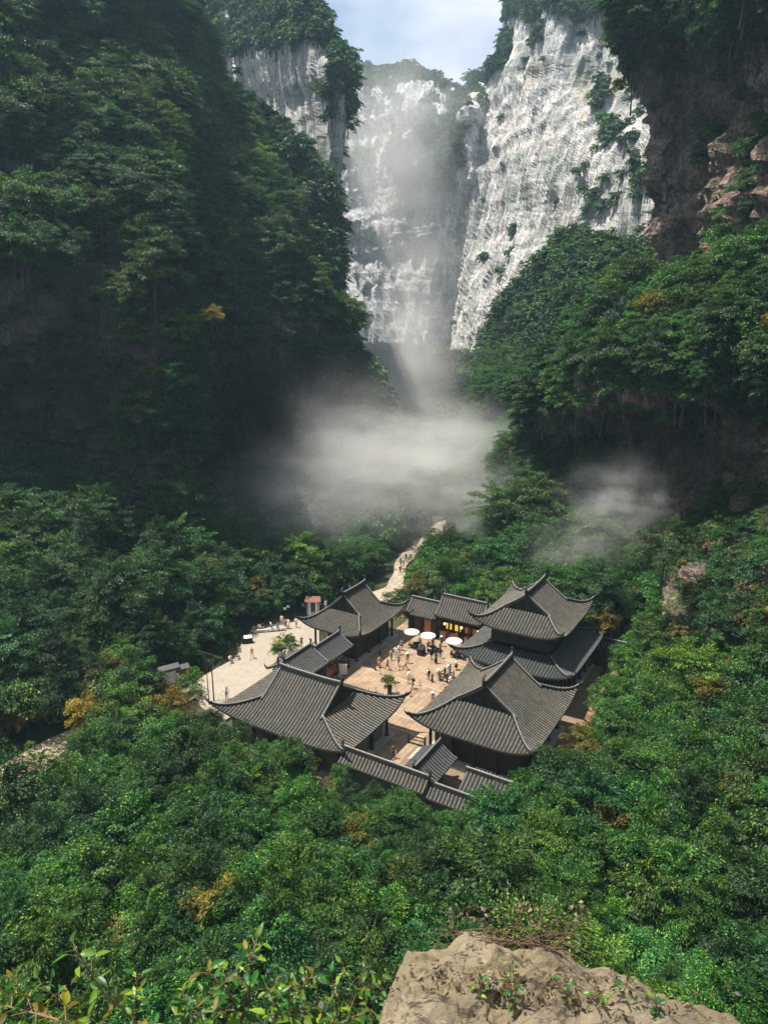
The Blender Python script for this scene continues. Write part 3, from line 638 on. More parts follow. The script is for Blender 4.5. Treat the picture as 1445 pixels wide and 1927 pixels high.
def k_left(u, v, n):
    r = RS.uniform()
    if r < 0.02: return ['broadY']
    if 540 < v < 950: return SH + ['broad1']
    if v > 960 and r < .8: return ['dark0', 'dark0', 'broad2', 'layer0', 'shrub1']  # dark kinds at the foot put the cliff's shade into leaf colour
    return BR if r < 0.72 else SH if r < 0.93 else ['layer0', 'layer1']
scatter_sheet('cliff_left_near', 2.3, m_left, k_left, (0.45, 1.3), 'left cliff')
FAR = ['far0', 'far1', 'far2', 'far3']
scatter_sheet('cliff_left_spur', 3.4, lambda u, v, n: 1.0, lambda u, v, n: FAR, (0.6, 1.15), 'left spur')
def m_lf(u, v, n):
    if v < 98 + 16 * n: return 1.0
    if u > 622 and v < 225 + 30 * n: return 0.8
    if v > 470: return 0.8
    return 0.35 if n > 0.65 else 0.01
def m_head(u, v, n):
    if v < 165: return 1.0
    if 755 < u < 875 and 262 < v < 358: return 1.0
    if u < 755 and 280 < v < 330: return 0.5
    if v > 735: return 0.9
    if v < 250: return 0.25 if n > 0 else 0.04
    return 0.4 if n > 0.6 else 0.03
def m_rf(u, v, n):
    if v < 45 + 30 * n and u < 1140: return 1.0
    if u < 962 and v < 120 + (962 - u) * 1.1: return 1.0
    if u < 905 and 180 < v < 290: return 0.7
    if 1120 < u < 1215 and 60 < v < 300: return 0.8 if n > 0.0 else .05
    if v > 690: return 0.7
    if 1090 < u < 1230 and 280 < v < 400: return 0.6 if n > 0.2 else 0.03
    if v < 120: return 0.7 if n > 0.3 else 0.03
    return 0.6 if n > 0.78 else 0.006
FS = ['farshrub0', 'farshrub1']
scatter_sheet('cliff_left_far', 3.8, m_lf, lambda u, v, n: (FAR + ['conifer'] if RS.uniform() < 0.15 else FAR) if (v < 110 or u > 610) else FS, (0.7, 1.25), 'left far cliff')
scatter_sheet('cliff_far_head', 4.2, m_head, lambda u, v, n: FAR + FS if v < 360 or v > 735 else FS, (0.7, 1.3), 'far head')
scatter_sheet('cliff_right_far', 3.6, m_rf, lambda u, v, n: FAR if (v < 200 and u < 962) or v > 690 or v < 45 else FS, (0.7, 1.2), 'right far cliff')
scatter_sheet('hillside_right_mid', 3.0, lambda u, v, n: 0.2 if (1030 < u < 1100 and 595 < v < 650) else 1.0,
              lambda u, v, n: (['far1', 'far2', 'far1'] if v < 700 else BR + ['layer0']), (0.6, 1.1), 'right slope')
def m_rn(u, v, n):
    top = 165 - (u - 1200) * 0.55 if u < 1330 else 90
    if v < max(top, 40) + 25 * n: return 1.0
    if u > 1405 and v > 230 and v < 560: return 0.55
    if v < 565: return 0.012 if n < 0.6 else 0.3
    if v < 770: return 1.0
    if v > 985: return 1.0
    if u < 1140 + 40 * n: return 0.9
    return 0.04 if n < 0.5 else 0.3
def k_rn(u, v, n):
    r = RS.uniform()
    if (u < 1290 and 60 < v < 230 and r < 0.22): return ['broadY']
    if v > 230 and v < 500: return SH
    if v > 735 and u > 1140: return SH + SH + ['shrubO']
    if r < 0.05: return ['broadY']
    return BR if r < 0.75 else SH
scatter_sheet('cliff_right_near', 2.25, m_rn, k_rn, (0.45, 1.3), 'right cliff')

# --- on the valley floor
BOARD_AT = [tuple(G(u_, 1300 - (u_ - 279) * .27)[:2]) for u_ in (285, 305, 325, 350)]
def scatter_ground():
    y = 3.0
    while y < 425:
        sp = 1.75 if y < 34 else 1.95 if y < 78 else 2.7 if y < 130 else 4.2
        half = min(0.62 * max(y, 20) + 14, 150)
        x = -half
        while x < half:
            px = x + RS.uniform(-.45, .45) * sp; py = y + RS.uniform(-.45, .45) * sp; x += sp
            a, b = AB(px, py); d = float(built_dist(np.array([px]), np.array([py]))[0])
            h = float(ground_h(np.array([px]), np.array([py]))[0])
            need = 1.6 if py < 118 else 0.9
            if a < -30 and -40 < b < -10 and d < (4.2 if b > -29 else 2.5): continue
            front = a < -22 or (b > 19.5) or (b < -15 and a < -13)
            if front: need = 0.5
            if a > 20 and -42 < b < -12: need = 2.1 if a < 30 else 3.0
            if d < need: continue
            if -45 < a < -34.5 and -31 < b < -20.5: continue
            if any(math.hypot(px - q[0], py - q[1]) < 2.6 or (0 < q[1] - py < 6 and abs(px - q[0] * py / q[1]) < 1.6) for q in BOARD_AT): continue
            n = fbm(np.array([[px / 9, py / 9, 3.3]]), 2, 9)[0]; r = RS.uniform()
            u_, v_, dd = visible_uv(px, py, h)
            sc = RS.uniform(.6, 1.25)
            if py < 34:
                # steep slope under the viewpoint: low bushes on the left, round-leaved trees on the right
                los = CH - 1.16 * py
                gap = los - h
                if gap < 1.5 or py < 7: continue
                if px > 1.0 - 0.0 * py and RS.uniform() < 0.9:
                    k = ['round0', 'round1', 'round2'][RS.randint(3)] if r < 0.93 else 'roundY'
                else: k = ['grove0', 'grove1', 'grove2', 'shrub2'][RS.randint(4)]
                sc = min(sc, (gap - 0.5) / KIND[k]['top'])
                if sc < 0.3: continue
            elif py < 78 or b > 20 or (a < 0 and b < -15 and a < -17):
                if px > 6 and py < 46 and r < 0.5: k = ['round0', 'round1', 'round2'][RS.randint(3)]
                elif d < 9 and a < -12 and b < -18 and n > -0.1 and r < .5: k = ['groveY', 'groveO', 'groveY'][RS.randint(3)]
                elif r < 0.035 + 0.03 * (n > .4): k = 'groveY'
                elif r < 0.05: k = 'groveO'
                else:
                    q = RS.uniform(); k = 'plume%d' % RS.randint(3) if q < .34 else 'dark0' if q < .38 else 'broad%d' % RS.randint(5) if q < .46 else 'shrub2' if q < .54 else 'grove%d' % RS.randint(5)
                if b > 20 and r > .85: k = ['broad0', 'broad2', 'layer1'][RS.randint(3)]
            elif py < 135:
                k = (BR + ['grove0', 'grove3', 'layer0', 'layer1'])[RS.randint(9)]
                if b < -24 and a < 14 and RS.uniform() < .75: k = ['dark0', 'broad2', 'shrub1', 'dark0'][RS.randint(4)]  # shade below the left cliff imitated by darker plants here
                if r < 0.04: k = 'broadY'
                if b > -22 and RS.uniform() < .6: k = ['grove1', 'grove3', 'plume0', 'groveY', 'grove0', 'shrub2'][RS.randint(6)]
                if k.startswith('layer') and RS.uniform() < 0.6: k = 'broad0'
            else:
                k = (BR + FAR)[RS.randint(9)] if py < 190 else FAR[RS.randint(4)]
            # clear margins: low growth next to paving and walls
            if d < 3.2 and not front:
                k = ['shrub0', 'shrub2', 'shrub2', 'shrub0', 'shrub2', 'shrub1', 'shrubO'][RS.randint(7)] if d < 2.6 or RS.uniform() < .6 else k
            if -27 < a < -11 and -19.5 < b < -13.5: sc *= .5
            if -36 < a < -19 and -27 < b < -19.5: k = 'groveY' if RS.uniform() < .22 else k; sc = max(sc, RS.uniform(.95, 1.25))
            if d < 4 and not k.startswith('shrub') and not (a < -22 and (b > 1 or b < -19.5)): sc *= 0.72
            if a < -22.5 and a > -28 and b > 1: sc = min(max(sc, .58), .66 if b < 9 else .76)
            if k.startswith('grove') and -24 < b < 24 and a < -22 and d < 12: sc *= 0.85
            POS.append((k, px, py, h, RS.uniform(0, 6.28), sc, 'floor'))
        y += sp * 0.92
scatter_ground()

# ------------------------------------------------------------------ tiled halls
def rib(mb, pts, r=0.085, mi=0):
    """one row of overlapping half-round tiles running down pts"""
    pts = [np.array(p, float) for p in pts]
    L_ = sum(np.linalg.norm(b - a) for a, b in zip(pts, pts[1:])); n = max(2, int(L_ / 0.42))
    cum = [0]
    for a, b in zip(pts, pts[1:]): cum.append(cum[-1] + np.linalg.norm(b - a))
    def at(s):
        for i in range(len(pts) - 1):
            if s <= cum[i + 1] + 1e-9:
                f = (s - cum[i]) / max(1e-9, cum[i + 1] - cum[i]); return pts[i] * (1 - f) + pts[i + 1] * f
        return pts[-1]
    d = pts[-1] - pts[0]; d[2] = 0; d /= np.linalg.norm(d) + 1e-9; sd_ = np.array([-d[1], d[0], 0])
    vs = []; k = 5
    for i in range(n):
        for s, rr in ((L_ * i / n, r * 0.86), (L_ * (i + 1) / n, r * 1.08)):
            c = at(s)
            for j in range(k):
                an = math.pi * j / (k - 1); vs.append(c + sd_ * math.cos(an) * rr + np.array([0, 0, math.sin(an) * rr * 1.15 + 0.01]))
    fs = []
    for i in range(2 * n - 1):
        for j in range(k - 1): fs.append((i * k + j, i * k + j + 1, (i + 1) * k + j + 1, (i + 1) * k + j))
    m = (2 * n - 1) * k; fs.append(tuple(m + j for j in range(k)))
    mb.add(vs, fs, mi, False)
def patch(mb, Fn, us, t0, t1, nt, th=0.2, mi=0, mib=1):
    """slab between curves; Fn(u,t)->xyz, t in [t0(u), t1(u)]"""
    n = len(us); top = []
    for u in us:
        a, b = t0(u), t1(u)
        for j in range(nt + 1): top.append(np.array(Fn(u, a + (b - a) * j / nt)))
    bot = [p - np.array([0, 0, th]) for p in top]; k = nt + 1; N0 = len(top)
    fs = [(i * k + j, i * k + j + 1, (i + 1) * k + j + 1, (i + 1) * k + j) for i in range(n - 1) for j in range(nt)]
    mb.add(top, fs, mi); mb.add(bot, [f[::-1] for f in fs], mib)
    rim = [(i * k + nt) for i in range(n)]
    vs = [top[i] for i in rim] + [bot[i] for i in rim]
    mb.add(vs, [(i, i + n, i + 1 + n, i + 1) for i in range(n - 1)], mib)
def horn(mb, base, dirn, size=1.0, mi=0):
    """up-curled ridge end"""
    d = Vector(dirn).normalized(); b = Vector(base); pts = []
    for i in range(9):
        t = i / 8; pts.append(b + d * size * 0.75 * math.sin(t * 1.35) + Vector((0, 0, size * (0.9 * t ** 1.7))))
    mb.sweep(pts, [0.2 - 0.012 * i for i in range(9)], [size * (0.46 - 0.045 * i) for i in range(9)], mi, base=-0.05)
def finial(mb, base, inward, size=1.0, mi=0):
    """upright ornament whose tip curls back over the ridge"""
    d = Vector(inward).normalized(); b = Vector(base); pts = []
    for i in range(10):
        t = i / 9; pts.append(b - d * size * 0.22 * math.sin(t * 3.0) + d * size * 0.55 * max(0, t - .45) ** 1.3 * 1.6 + Vector((0, 0, size * (1.05 * math.sin(t * 1.75)))))
    mb.tube(pts, [size * (0.24 - 0.019 * i) for i in range(10)], 6, mi)
def ridge_line(parent, name, pts, w=0.3, h=0.38, end=None, esize=0.9, cap=True):
    mb = MB(); mb.sweep(pts, w, h, 0, base=-0.12)
    if cap: mb.tube([Vector(p) + Vector((0, 0, h - 0.1)) for p in pts], w * 0.22, 6, 1)
    if end is not None: horn(mb, Vector(pts[-1]) + Vector((0, 0, .05)), end, esize, 0)
    return mb.build(name, [M['ridge'], M['ridgecap']], parent)
def hip_roof(parent, Lx, Ly, zr, ze, lift, gx, sg, mat='tile', skirt=None, sp=0.40, finials=True, rsize=1.0):
    """skirt: s value where the roof meets an upper wall (no ridge then)"""
    def sx(x): return sg + (1 - sg) * (abs(x) - gx) / (Lx - gx)
    def Z(x, y, s):
        c = max(0.0, (abs(x) / Lx) * (abs(y) / Ly) - 0.30) / 0.70
        return ze + (zr - ze) * (max(0, 1 - s)) ** 1.28 + lift * c ** 2.6
    s0 = skirt if skirt is not None else 0.0
    roof = MB()
    for sgn in (1, -1):
        f = lambda x, s, sgn=sgn: (x, sgn * s * Ly, Z(x, s * Ly, s))
        if skirt is None:
            patch(roof, f, np.linspace(-gx, gx, 9), lambda u: 0.0, lambda u: 1.0, 12)
            for q in (1, -1):
                patch(roof, f, np.linspace(q * gx, q * Lx, 12), lambda u: min(1, sx(u)), lambda u: 1.0, 8)
        else:
            xs = np.concatenate([np.linspace(-Lx, -gx, 10), np.linspace(-gx, gx, 6)[1:-1], np.linspace(gx, Lx, 10)])
            patch(roof, f, xs, lambda u: s0 if abs(u) <= gx + 1e-6 else min(1, s0 + (1 - s0) * (abs(u) - gx) / (Lx - gx)), lambda u: 1.0, 8)
        def xst(y):
            t = abs(y) / Ly; b0 = sg if skirt is None else s0
            return gx if t <= b0 else gx + (t - b0) / (1 - b0) * (Lx - gx)
        def f2(y, x, sgn=sgn):
            b0 = sg if skirt is None else s0
            s = b0 + (1 - b0) * (x - gx) / (Lx - gx); return (sgn * x, y, Z(x, y, s) - 0.004)
        patch(roof, f2, np.linspace(-Ly, Ly, 25), xst, lambda u: Lx, 8)
    ro = roof.build('roof', [M['gutter'], M['wood']], parent)
    b0 = sg if skirt is None else s0
    for sgn in (1, -1):
        mb = MB(); n = int(2 * Lx / sp)
        for i in range(n + 1):
            x = -Lx + 0.1 + (2 * Lx - 0.2) * i / n
            a = s0 if abs(x) <= gx else (b0 + (1 - b0) * (abs(x) - gx) / (Lx - gx))
            if a > 0.985: continue
            rib(mb, [(x, sgn * Ly * s, Z(x, s * Ly, s)) for s in np.linspace(a, 1.0, 9)])
        tag(mb.build('tile_rows', M[mat], ro), kind='stuff')
        mb = MB(); n = int(2 * Ly / sp)
        for i in range(n + 1):
            y = -Ly + 0.1 + (2 * Ly - 0.2) * i / n; a = xst(y)
            if a > Lx - 0.08: continue
            rib(mb, [f2(y, x, sgn) for x in np.linspace(a, Lx, 8)])
        tag(mb.build('tile_rows', M[mat], ro), kind='stuff')
    # hips
    hx = gx; 
    for q in (1, -1):
        for w in (1, -1):
            pts = [(q * (gx + (Lx - gx) * t), w * Ly * (b0 + (1 - b0) * t), Z(gx + (Lx - gx) * t, Ly * (b0 + (1 - b0) * t), b0 + (1 - b0) * t)) for t in np.linspace(0, 1.0, 10)]
            ridge_line(ro, 'hip_ridge', pts, 0.26 * rsize, 0.42 * rsize, end=(q * (Lx - gx), w * Ly * (1 - b0), 0), esize=0.95 * rsize)
    if skirt is None:
        mb = MB(); xs = np.linspace(-gx - 0.3, gx + 0.3, 9)
        pts = [(x, 0, zr + 0.10 * (abs(x) / gx) ** 3) for x in xs]; mb.sweep(pts, 0.34, 0.62 * rsize, 0, base=-0.1); mb.tube([Vector(p) + Vector((0, 0, .56 * rsize)) for p in pts], 0.09, 6, 1)
        mb.build('main_ridge', [M['ridge'], M['ridgecap']], ro)
        for q in (1, -1):
            if finials:
                mb = MB(); finial(mb, (q * (gx + .2), 0, zr + .3), (-q, 0, 0), 1.0 * rsize); mb.build('ridge_finial', M['ridge'], ro)
            for w in (1, -1):
                pts = [(q * gx, w * s * Ly, Z(gx, s * Ly, s)) for s in np.linspace(0, min(sg + 0.06, .9), 9)]
                ridge_line(ro, 'gable_ridge', pts, 0.27 * rsize, 0.42 * rsize)
            # gable wall, set back under the verge
            mb = MB(); x = q * (gx - 0.35); ss = np.linspace(0, sg, 7); zb = Z(gx, 0, sg) - 0.3
            top = [(x, s * Ly, Z(gx, s * Ly, s) - 0.08) for s in ss]; top = [(p[0], -p[1], p[2]) for p in top[:0:-1]] + top
            vs = top + [(p[0], p[1], min(zb, p[2])) for p in top]; n = len(top)
            mb.add(vs, [(i, i + 1, i + 1 + n, i + n) if q > 0 else (i, i + n, i + 1 + n, i + 1) for i in range(n - 1)]); mb.build('gable', M['wood'], ro)
    return ro, Z
def gable_roof(parent, Lx, Ly, zr, ze, mat='tile', sp=0.40, curl=True, rsize=0.8, fin=False, ends=(1, -1), verge=True):
    def Z(y): return ze + (zr - ze) * (1 - abs(y) / Ly) ** 1.25
    roof = MB()
    for sgn in (1, -1):
        patch(roof, lambda x, s, sgn=sgn: (x, sgn * s * Ly, Z(s * Ly)), np.linspace(-Lx, Lx, 7), lambda u: 0.0, lambda u: 1.0, 8, 0.14)
    ro = roof.build('roof', [M['gutter'], M['wood']], parent)
    for sgn in (1, -1):
        mb = MB(); n = int(2 * Lx / sp)
        for i in range(n + 1):
            x = -Lx + 0.12 + (2 * Lx - 0.24) * i / n; rib(mb, [(x, sgn * s * Ly, Z(s * Ly)) for s in np.linspace(0, 1, 7)])
        tag(mb.build('tile_rows', M[mat], ro), kind='stuff')
    mb = MB(); pts = [(x, 0, zr) for x in np.linspace(-Lx - .1, Lx + .1, 6)]; mb.sweep(pts, 0.28, 0.48 * rsize, 0, base=-0.08); mb.tube([Vector(p) + Vector((0, 0, .42 * rsize)) for p in pts], 0.08, 6, 1)
    mb.build('main_ridge', [M['ridge'], M['ridgecap']], ro)
    for q in ends:
        if fin: mb = MB(); finial(mb, (q * Lx, 0, zr + .2), (-q, 0, 0), 0.75); mb.build('ridge_finial', M['ridge'], ro)
        if verge:
            for w in (1, -1):
                ridge_line(ro, 'verge_ridge', [(q * (Lx - .02), w * s * Ly, Z(s * Ly)) for s in np.linspace(0, 1, 8)], 0.24, 0.34 * rsize, end=(0, w, 0) if curl else None, esize=0.7 * rsize)
    return ro
def columns(parent, pts, h, r=0.17, mat='wood', z0=0.0):
    mb = MB(); mb.lathe([(r * 1.7, 0), (r * 1.75, .16), (r * 1.3, .26), (r, .28), (r * .95, h)], 10); me = mb.mesh('column', M[mat])
    for x, y in pts: link('column', me, parent, (x, y, z0))
def wall_box(parent, x0, x1, y0, y1, z0, z1, mat='wood', name='wall'):
    mb = MB(); mb.box(x0, x1, y0, y1, z0, z1); return mb.build(name, M[mat], parent)
def window(parent, x, y, z, w, h, face, glass='ink', frame='woodred'):
    """face: unit direction in local xy"""
    rz = math.atan2(face[1], face[0]) - math.pi / 2
    f = MB(); t = 0.07
    for sx_ in (-1, 1): f.obox((sx_ * w / 2, 0, 0), (t / 2, .06, h / 2))
    for sz in (-1, 1): f.obox((0, 0, sz * h / 2), (w / 2 - t / 2, .06, t / 2))
    for k in (-1, 0, 1): f.obox((k * w / 4, -.01, 0), (.02, .03, h / 2 - t / 2))
    o = f.build('window', M[frame], parent, (x, y, z), (0, 0, rz))
    g = MB(); g.obox((0, -.03, 0), (w / 2 - t / 2, .012, h / 2 - t / 2)); g.build('pane', M[glass], o)
    return o
def brackets(parent, Lx, Ly, z, n=18):
    mb = MB()
    for q in (1, -1):
        for i in range(n):
            x = -Lx + 2 * Lx * i / (n - 1); mb.obox((x, q * (Ly + .35), z), (.06, .45, .07)); mb.obox((x, q * (Ly + .1), z - .18), (.08, .2, .09))
        m = int(n * Ly / Lx)
        for i in range(m):
            y = -Ly + 2 * Ly * i / (m - 1); mb.obox((q * (Lx + .35), y, z), (.45, .06, .07))
    tag(mb.build('eave_brackets', M['wood'], parent), kind='stuff')

def hall(name, ca, cb, axis, label, hx, hy, zr, ze, lift, gx, sg, inset=1.9, z0=0.0, mat='tile', open_hall=False, wallmat='wood', cat='hall'):
    t = empty(name, W(ca, cb, 0), TH if axis == 'a' else TH - math.pi / 2); tag(t, label, cat)
    hip_roof(t, hx, hy, zr, ze, lift, gx, sg, mat)
    bx, by = hx - inset, hy - inset
    if not open_hall:
        for (x0, x1, y0, y1) in ((-bx, bx, -by, -by + .25), (-bx, bx, by - .25, by), (-bx, -bx + .25, -by + .25, by - .25), (bx - .25, bx, -by + .25, by - .25)):
            wall_box(t, x0, x1, y0, y1, -0.6, ze - 0.02, wallmat)
    beam = MB()
    for q in (1, -1):
        beam.box(-bx - .3, bx + .3, q * by - .12, q * by + .12, ze - .5, ze - .1); beam.box(q * bx - .12, q * bx + .12, -by + .13, by - .13, ze - .48, ze - .12)
    beam.build('beam', M['wood'], t)
    brackets(t, bx, by, ze - .02)
    nx = max(2, int(2 * hx / 3.2)); ny = max(2, int(2 * hy / 3.2)); cp = []
    for i in range(nx + 1):
        for q in (1, -1): cp.append((-bx - .35 + (2 * bx + .7) * i / nx, q * (by + .35)))
    for i in range(1, ny):
        for q in (1, -1): cp.append((q * (bx + .35), -by - .35 + (2 * by + .7) * i / ny))
    columns(t, cp, ze - z0, z0=z0)
    p = MB(); p.box(-bx - 1.1, bx + 1.1, -by - 1.1, by + 1.1, -0.6, z0 + 0.02 if z0 else 0.09); p.build('stone_base', M['stone'], t)
    return t
# front left hall (ridge runs along the front)
hA = hall('tiled_hall', -15.6, -5.6, 'b', 'front left hall with green-grey plaster wall and worn grey tile roof', 8.7, 6.3, 7.6, 4.0, 0.75, 4.0, 0.5, wallmat='plaster', mat='tile_warm')
for x, z in ((-2.6, 1.4), (1.5, 1.3), (4.8, 1.1)): window(hA, x, -4.44, z, 1.1, 1.2, (0, -1))
# back left hall (ridge runs away from the viewer)
hB = hall('tiled_hall', 7.2, -14.6, 'a', 'back left hall beside the pale plaza with gable towards the viewer', 6.3, 5.0, 8.2, 4.3, 0.75, 2.7, 0.5, mat='tile_warm', wallmat='wood')
wd_ = MB(); wd_.box(-4.5, -4.42, 1.2, 2.9, 0.3, 3.2); wd_.build('cream_panel', M['cream'], hB)
# front right hall on a raised stone platform
hD = hall('tiled_hall', -6.0, 12.8, 'a', 'large front right hall with rust-spotted tile roof above open columns', 7.6, 6.75, 8.9, 4.6, 0.85, 3.7, 0.48, z0=0.5, mat='tile_warm', inset=2.0)
# two-tier hall behind it
tC = empty('two_tier_hall', W(11.2, 10.6, 0), TH); tag(tC, 'tall two-tier hall with a lower skirt roof at the back right of the courtyard', 'hall')
hip_roof(tC, 8.4, 7.5, 7.2, 4.7, 0.9, 4.8, 0.5, 'tile', skirt=0.52)
hip_roof(tC, 6.7, 5.75, 12.4, 8.8, 0.95, 3.2, 0.5, 'tile_warm')
for (x0, x1, y0, y1) in ((-4.7, 4.7, -3.9, -3.7), (-4.7, 4.7, 3.7, 3.9), (-4.7, -4.5, -3.7, 3.7), (4.5, 4.7, -3.7, 3.7)): wall_box(tC, x0, x1, y0, y1, 6.2, 8.9)
for (x0, x1, y0, y1) in ((-6.2, 6.2, -5.5, -5.3), (-6.2, 6.2, 5.3, 5.5), (-6.2, -6.0, -5.3, 5.3), (6.0, 6.2, -5.3, 5.3)): wall_box(tC, x0, x1, y0, y1, 0.0, 4.7)
columns(tC, [(-6.6 + 2.2 * i, q * 5.9) for i in range(7) for q in (1, -1)] + [(q * 6.6, -5.9 + 2.36 * i) for i in range(1, 5) for q in (1, -1)], 4.6, z0=0.1)
brackets(tC, 6.2, 5.5, 4.7); brackets(tC, 4.7, 3.9, 8.85, 14)
pb = MB(); pb.box(-7.3, 7.3, -6.6, 6.6, -0.6, .12); pb.build('stone_base', M['stone'], tC)
for i in range(6):
    window(tC, -3.6 + 1.45 * i, -3.95, 7.6, 1.0, 1.0, (0, -1)); 
for i in range(4): window(tC, -4.75, -2.6 + 1.7 * i, 7.6, 1.1, 1.0, (-1, 0))
# back corridor: two roofs over open shops
def shop(name, label, a, b0, b1, zr, ze, ly, mat, depth, fin):
    t = empty(name, W(a, (b0 + b1) / 2, 0), TH - math.pi / 2); tag(t, label, 'shop'); hx = (b1 - b0) / 2
    gable_roof(t, hx, ly, zr, ze, mat, fin=fin)
    wall_box(t, -hx + .1, hx - .1, ly - 1.0, ly - .8, 0, ze, 'wood'); 
    for q in (-1, 1): wall_box(t, q * (hx - .2) - .08, q * (hx - .2) + .08, -ly + 1.2, ly - 1.0, 0, ze + .2, 'wood')
    n = max(2, round(2 * hx / 2.0)); columns(t, [(-hx + .3 + (2 * hx - .6) * i / n, -ly + .7) for i in range(n + 1)], ze, z0=0, r=.15)
    bm = MB(); bm.box(-hx, hx, -ly + .6, -ly + .8, ze - .45, ze - .05); bm.build('beam', M['wood'], t)
    return t, hx
tE1, hx = shop('tiled_shop', 'low shop roof with orange-rusted tiles joining the back left hall', 15.7, -9.8, -5.0, 5.1, 3.4, 2.2, 'tile_warm', 2, False)
wall_box(tE1, -hx + 1.0, -hx + 2.0, -1.1, -1.02, 0.2, 2.6, 'woodred', 'door')
wall_box(tE1, hx - 2.2, hx - 1.1, -1.1, -1.02, 0.3, 2.6, 'litwood', 'hanging_cloth')
wall_box(tE1, hx - .9, hx - .25, -1.1, -1.02, 0.3, 2.4, 'woodred', 'door')
tE2, hx = shop('tiled_shop', 'higher shop roof with lit yellow signs behind the white parasols', 16.4, -5.1, 1.9, 6.2, 3.9, 2.4, 'tile_warm', 2, True)
for x, mt in ((-1.9, 'litsign'), (-.5, 'litsign'), (1.1, 'litwood'), (2.3, 'litwood')):
    wall_box(tE2, x - .45, x + .45, -1.06, -1.0, 1.6, 2.5, mt, 'lit_sign')
for x in (-2.8, -.9, 1.4, 2.6): 
    g_ = MB(); g_.obox((x, -1.3, .5), (.6, .3, .5)); g_.obox((x, -1.3, 1.06), (.66, .36, .05)); g_.build('counter', M['litwood'], tE2)
for x in (-2.4, 0.3, 2.9):
    g_ = MB(); g_.lathe([(.01, -.2), (.14, -.12), (.16, 0), (.14, .12), (.01, .2)], 8); g_.build('lantern', M['lampglass'], tE2, (x, -1.5, 2.5))
# gallery between the two left halls
t, hx = shop('tiled_gallery', 'small gallery roof with curled ends between the two left halls', -7.5, 0, 0, 0, 0, 0, 'tile', 0, False) if False else (None, 0)
def gallery(a0, a1, b, zr, ze, ly, label):
    t = empty('tiled_gallery', W((a0 + a1) / 2, b, 0), TH); tag(t, label, 'gallery'); hx = (a1 - a0) / 2
    gable_roof(t, hx, ly, zr, ze, 'tile', fin=True, ends=(1, -1))
    wall_box(t, -hx + .2, hx - .2, ly - .9, ly - .75, 0, ze, 'cream'); columns(t, [(-hx + .3 + (2 * hx - .6) * i / 2, -ly + .6) for i in range(3)], ze, r=.13)
    return t, hx
F1, hx = gallery(-10.4, -5.1, -13.3, 5.1, 3.5, 2.9, 'gallery roof with curled ends next to the front left hall')
for i in range(3):
    g_ = MB(); g_.obox((-1.6 + 1.6 * i, -1.2, .42), (.65, .4, .42)); g_.obox((-1.6 + 1.6 * i, -1.2, .88), (.7, .5, .05), 0, 1, 0.25); g_.build('counter', [M['woodred'], M['litwood']], F1)
F2, hx = gallery(-5.0, 0.9, -12.9, 4.6, 3.2, 2.2, 'lower plain gallery roof against the back left hall')
for i in range(2):
    g_ = MB(); g_.obox((-1.4 + 1.9 * i, -1.1, .42), (.8, .4, .42)); g_.obox((-1.4 + 1.9 * i, -1.1, .88), (.85, .5, .05), 0, 1, 0.25); g_.build('counter', [M['woodred'], M['litwood']], F2)
for i in range(4):
    g_ = MB(); g_.lathe([(.01, -.16), (.12, -.1), (.13, 0), (.12, .1), (.01, .16)], 8); g_.build('lantern', M['litwood'], F2, (-2.2 + 1.1 * i, -1.6, 2.1 + .2 * (i % 2)))
# roofed front wall in two steps, and small roofs in the corner by the front right hall
def roofed_wall(a, b0, b1, zr, ze, ly, label, mat='tile_warm', fin=True, axis='b', b=None, wh=None, name='roofed_wall', verge=False):
    if axis == 'b': t = empty(name, W(a, (b0 + b1) / 2, 0), TH - math.pi / 2)
    else: t = empty(name, W((b0 + b1) / 2, b, 0), TH)
    tag(t, label, 'wall' if name == 'roofed_wall' else 'roof'); hx = (b1 - b0) / 2
    gable_roof(t, hx, ly, zr, ze, mat, fin=fin, curl=False, verge=verge, rsize=1.0)
    wall_box(t, -hx + .05, hx - .05, -.45 if ly > 1 else -.2, .45 if ly > 1 else .2, -2.5, zr - .5, 'wood' if name != 'roofed_wall' else 'plaster')
    return t
roofed_wall(-21.2, 2.7, 12.3, 4.6, 3.65, 1.15, 'front courtyard wall with rusty tile coping, taller stretch')
roofed_wall(-21.0, 12.4, 18.8, 3.9, 3.1, 1.05, 'front courtyard wall with rusty tile coping, lower stretch by the right corner')
roofed_wall(0, -20.2, -14.6, 4.2, 3.0, 2.0, 'short roof with finial squeezed between front wall and right hall', axis='a', b=10.2, name='tiled_porch', mat='tile')
roofed_wall(-17.2, 14.4, 19.0, 3.9, 2.9, 2.1, 'small separate rusty tile roof at the front right corner', name='tiled_porch', fin=False)
roofed_wall(19.5, 17.2, 21.5, 3.4, 2.7, .9, 'short tiled wall end behind the two-tier hall', fin=False)

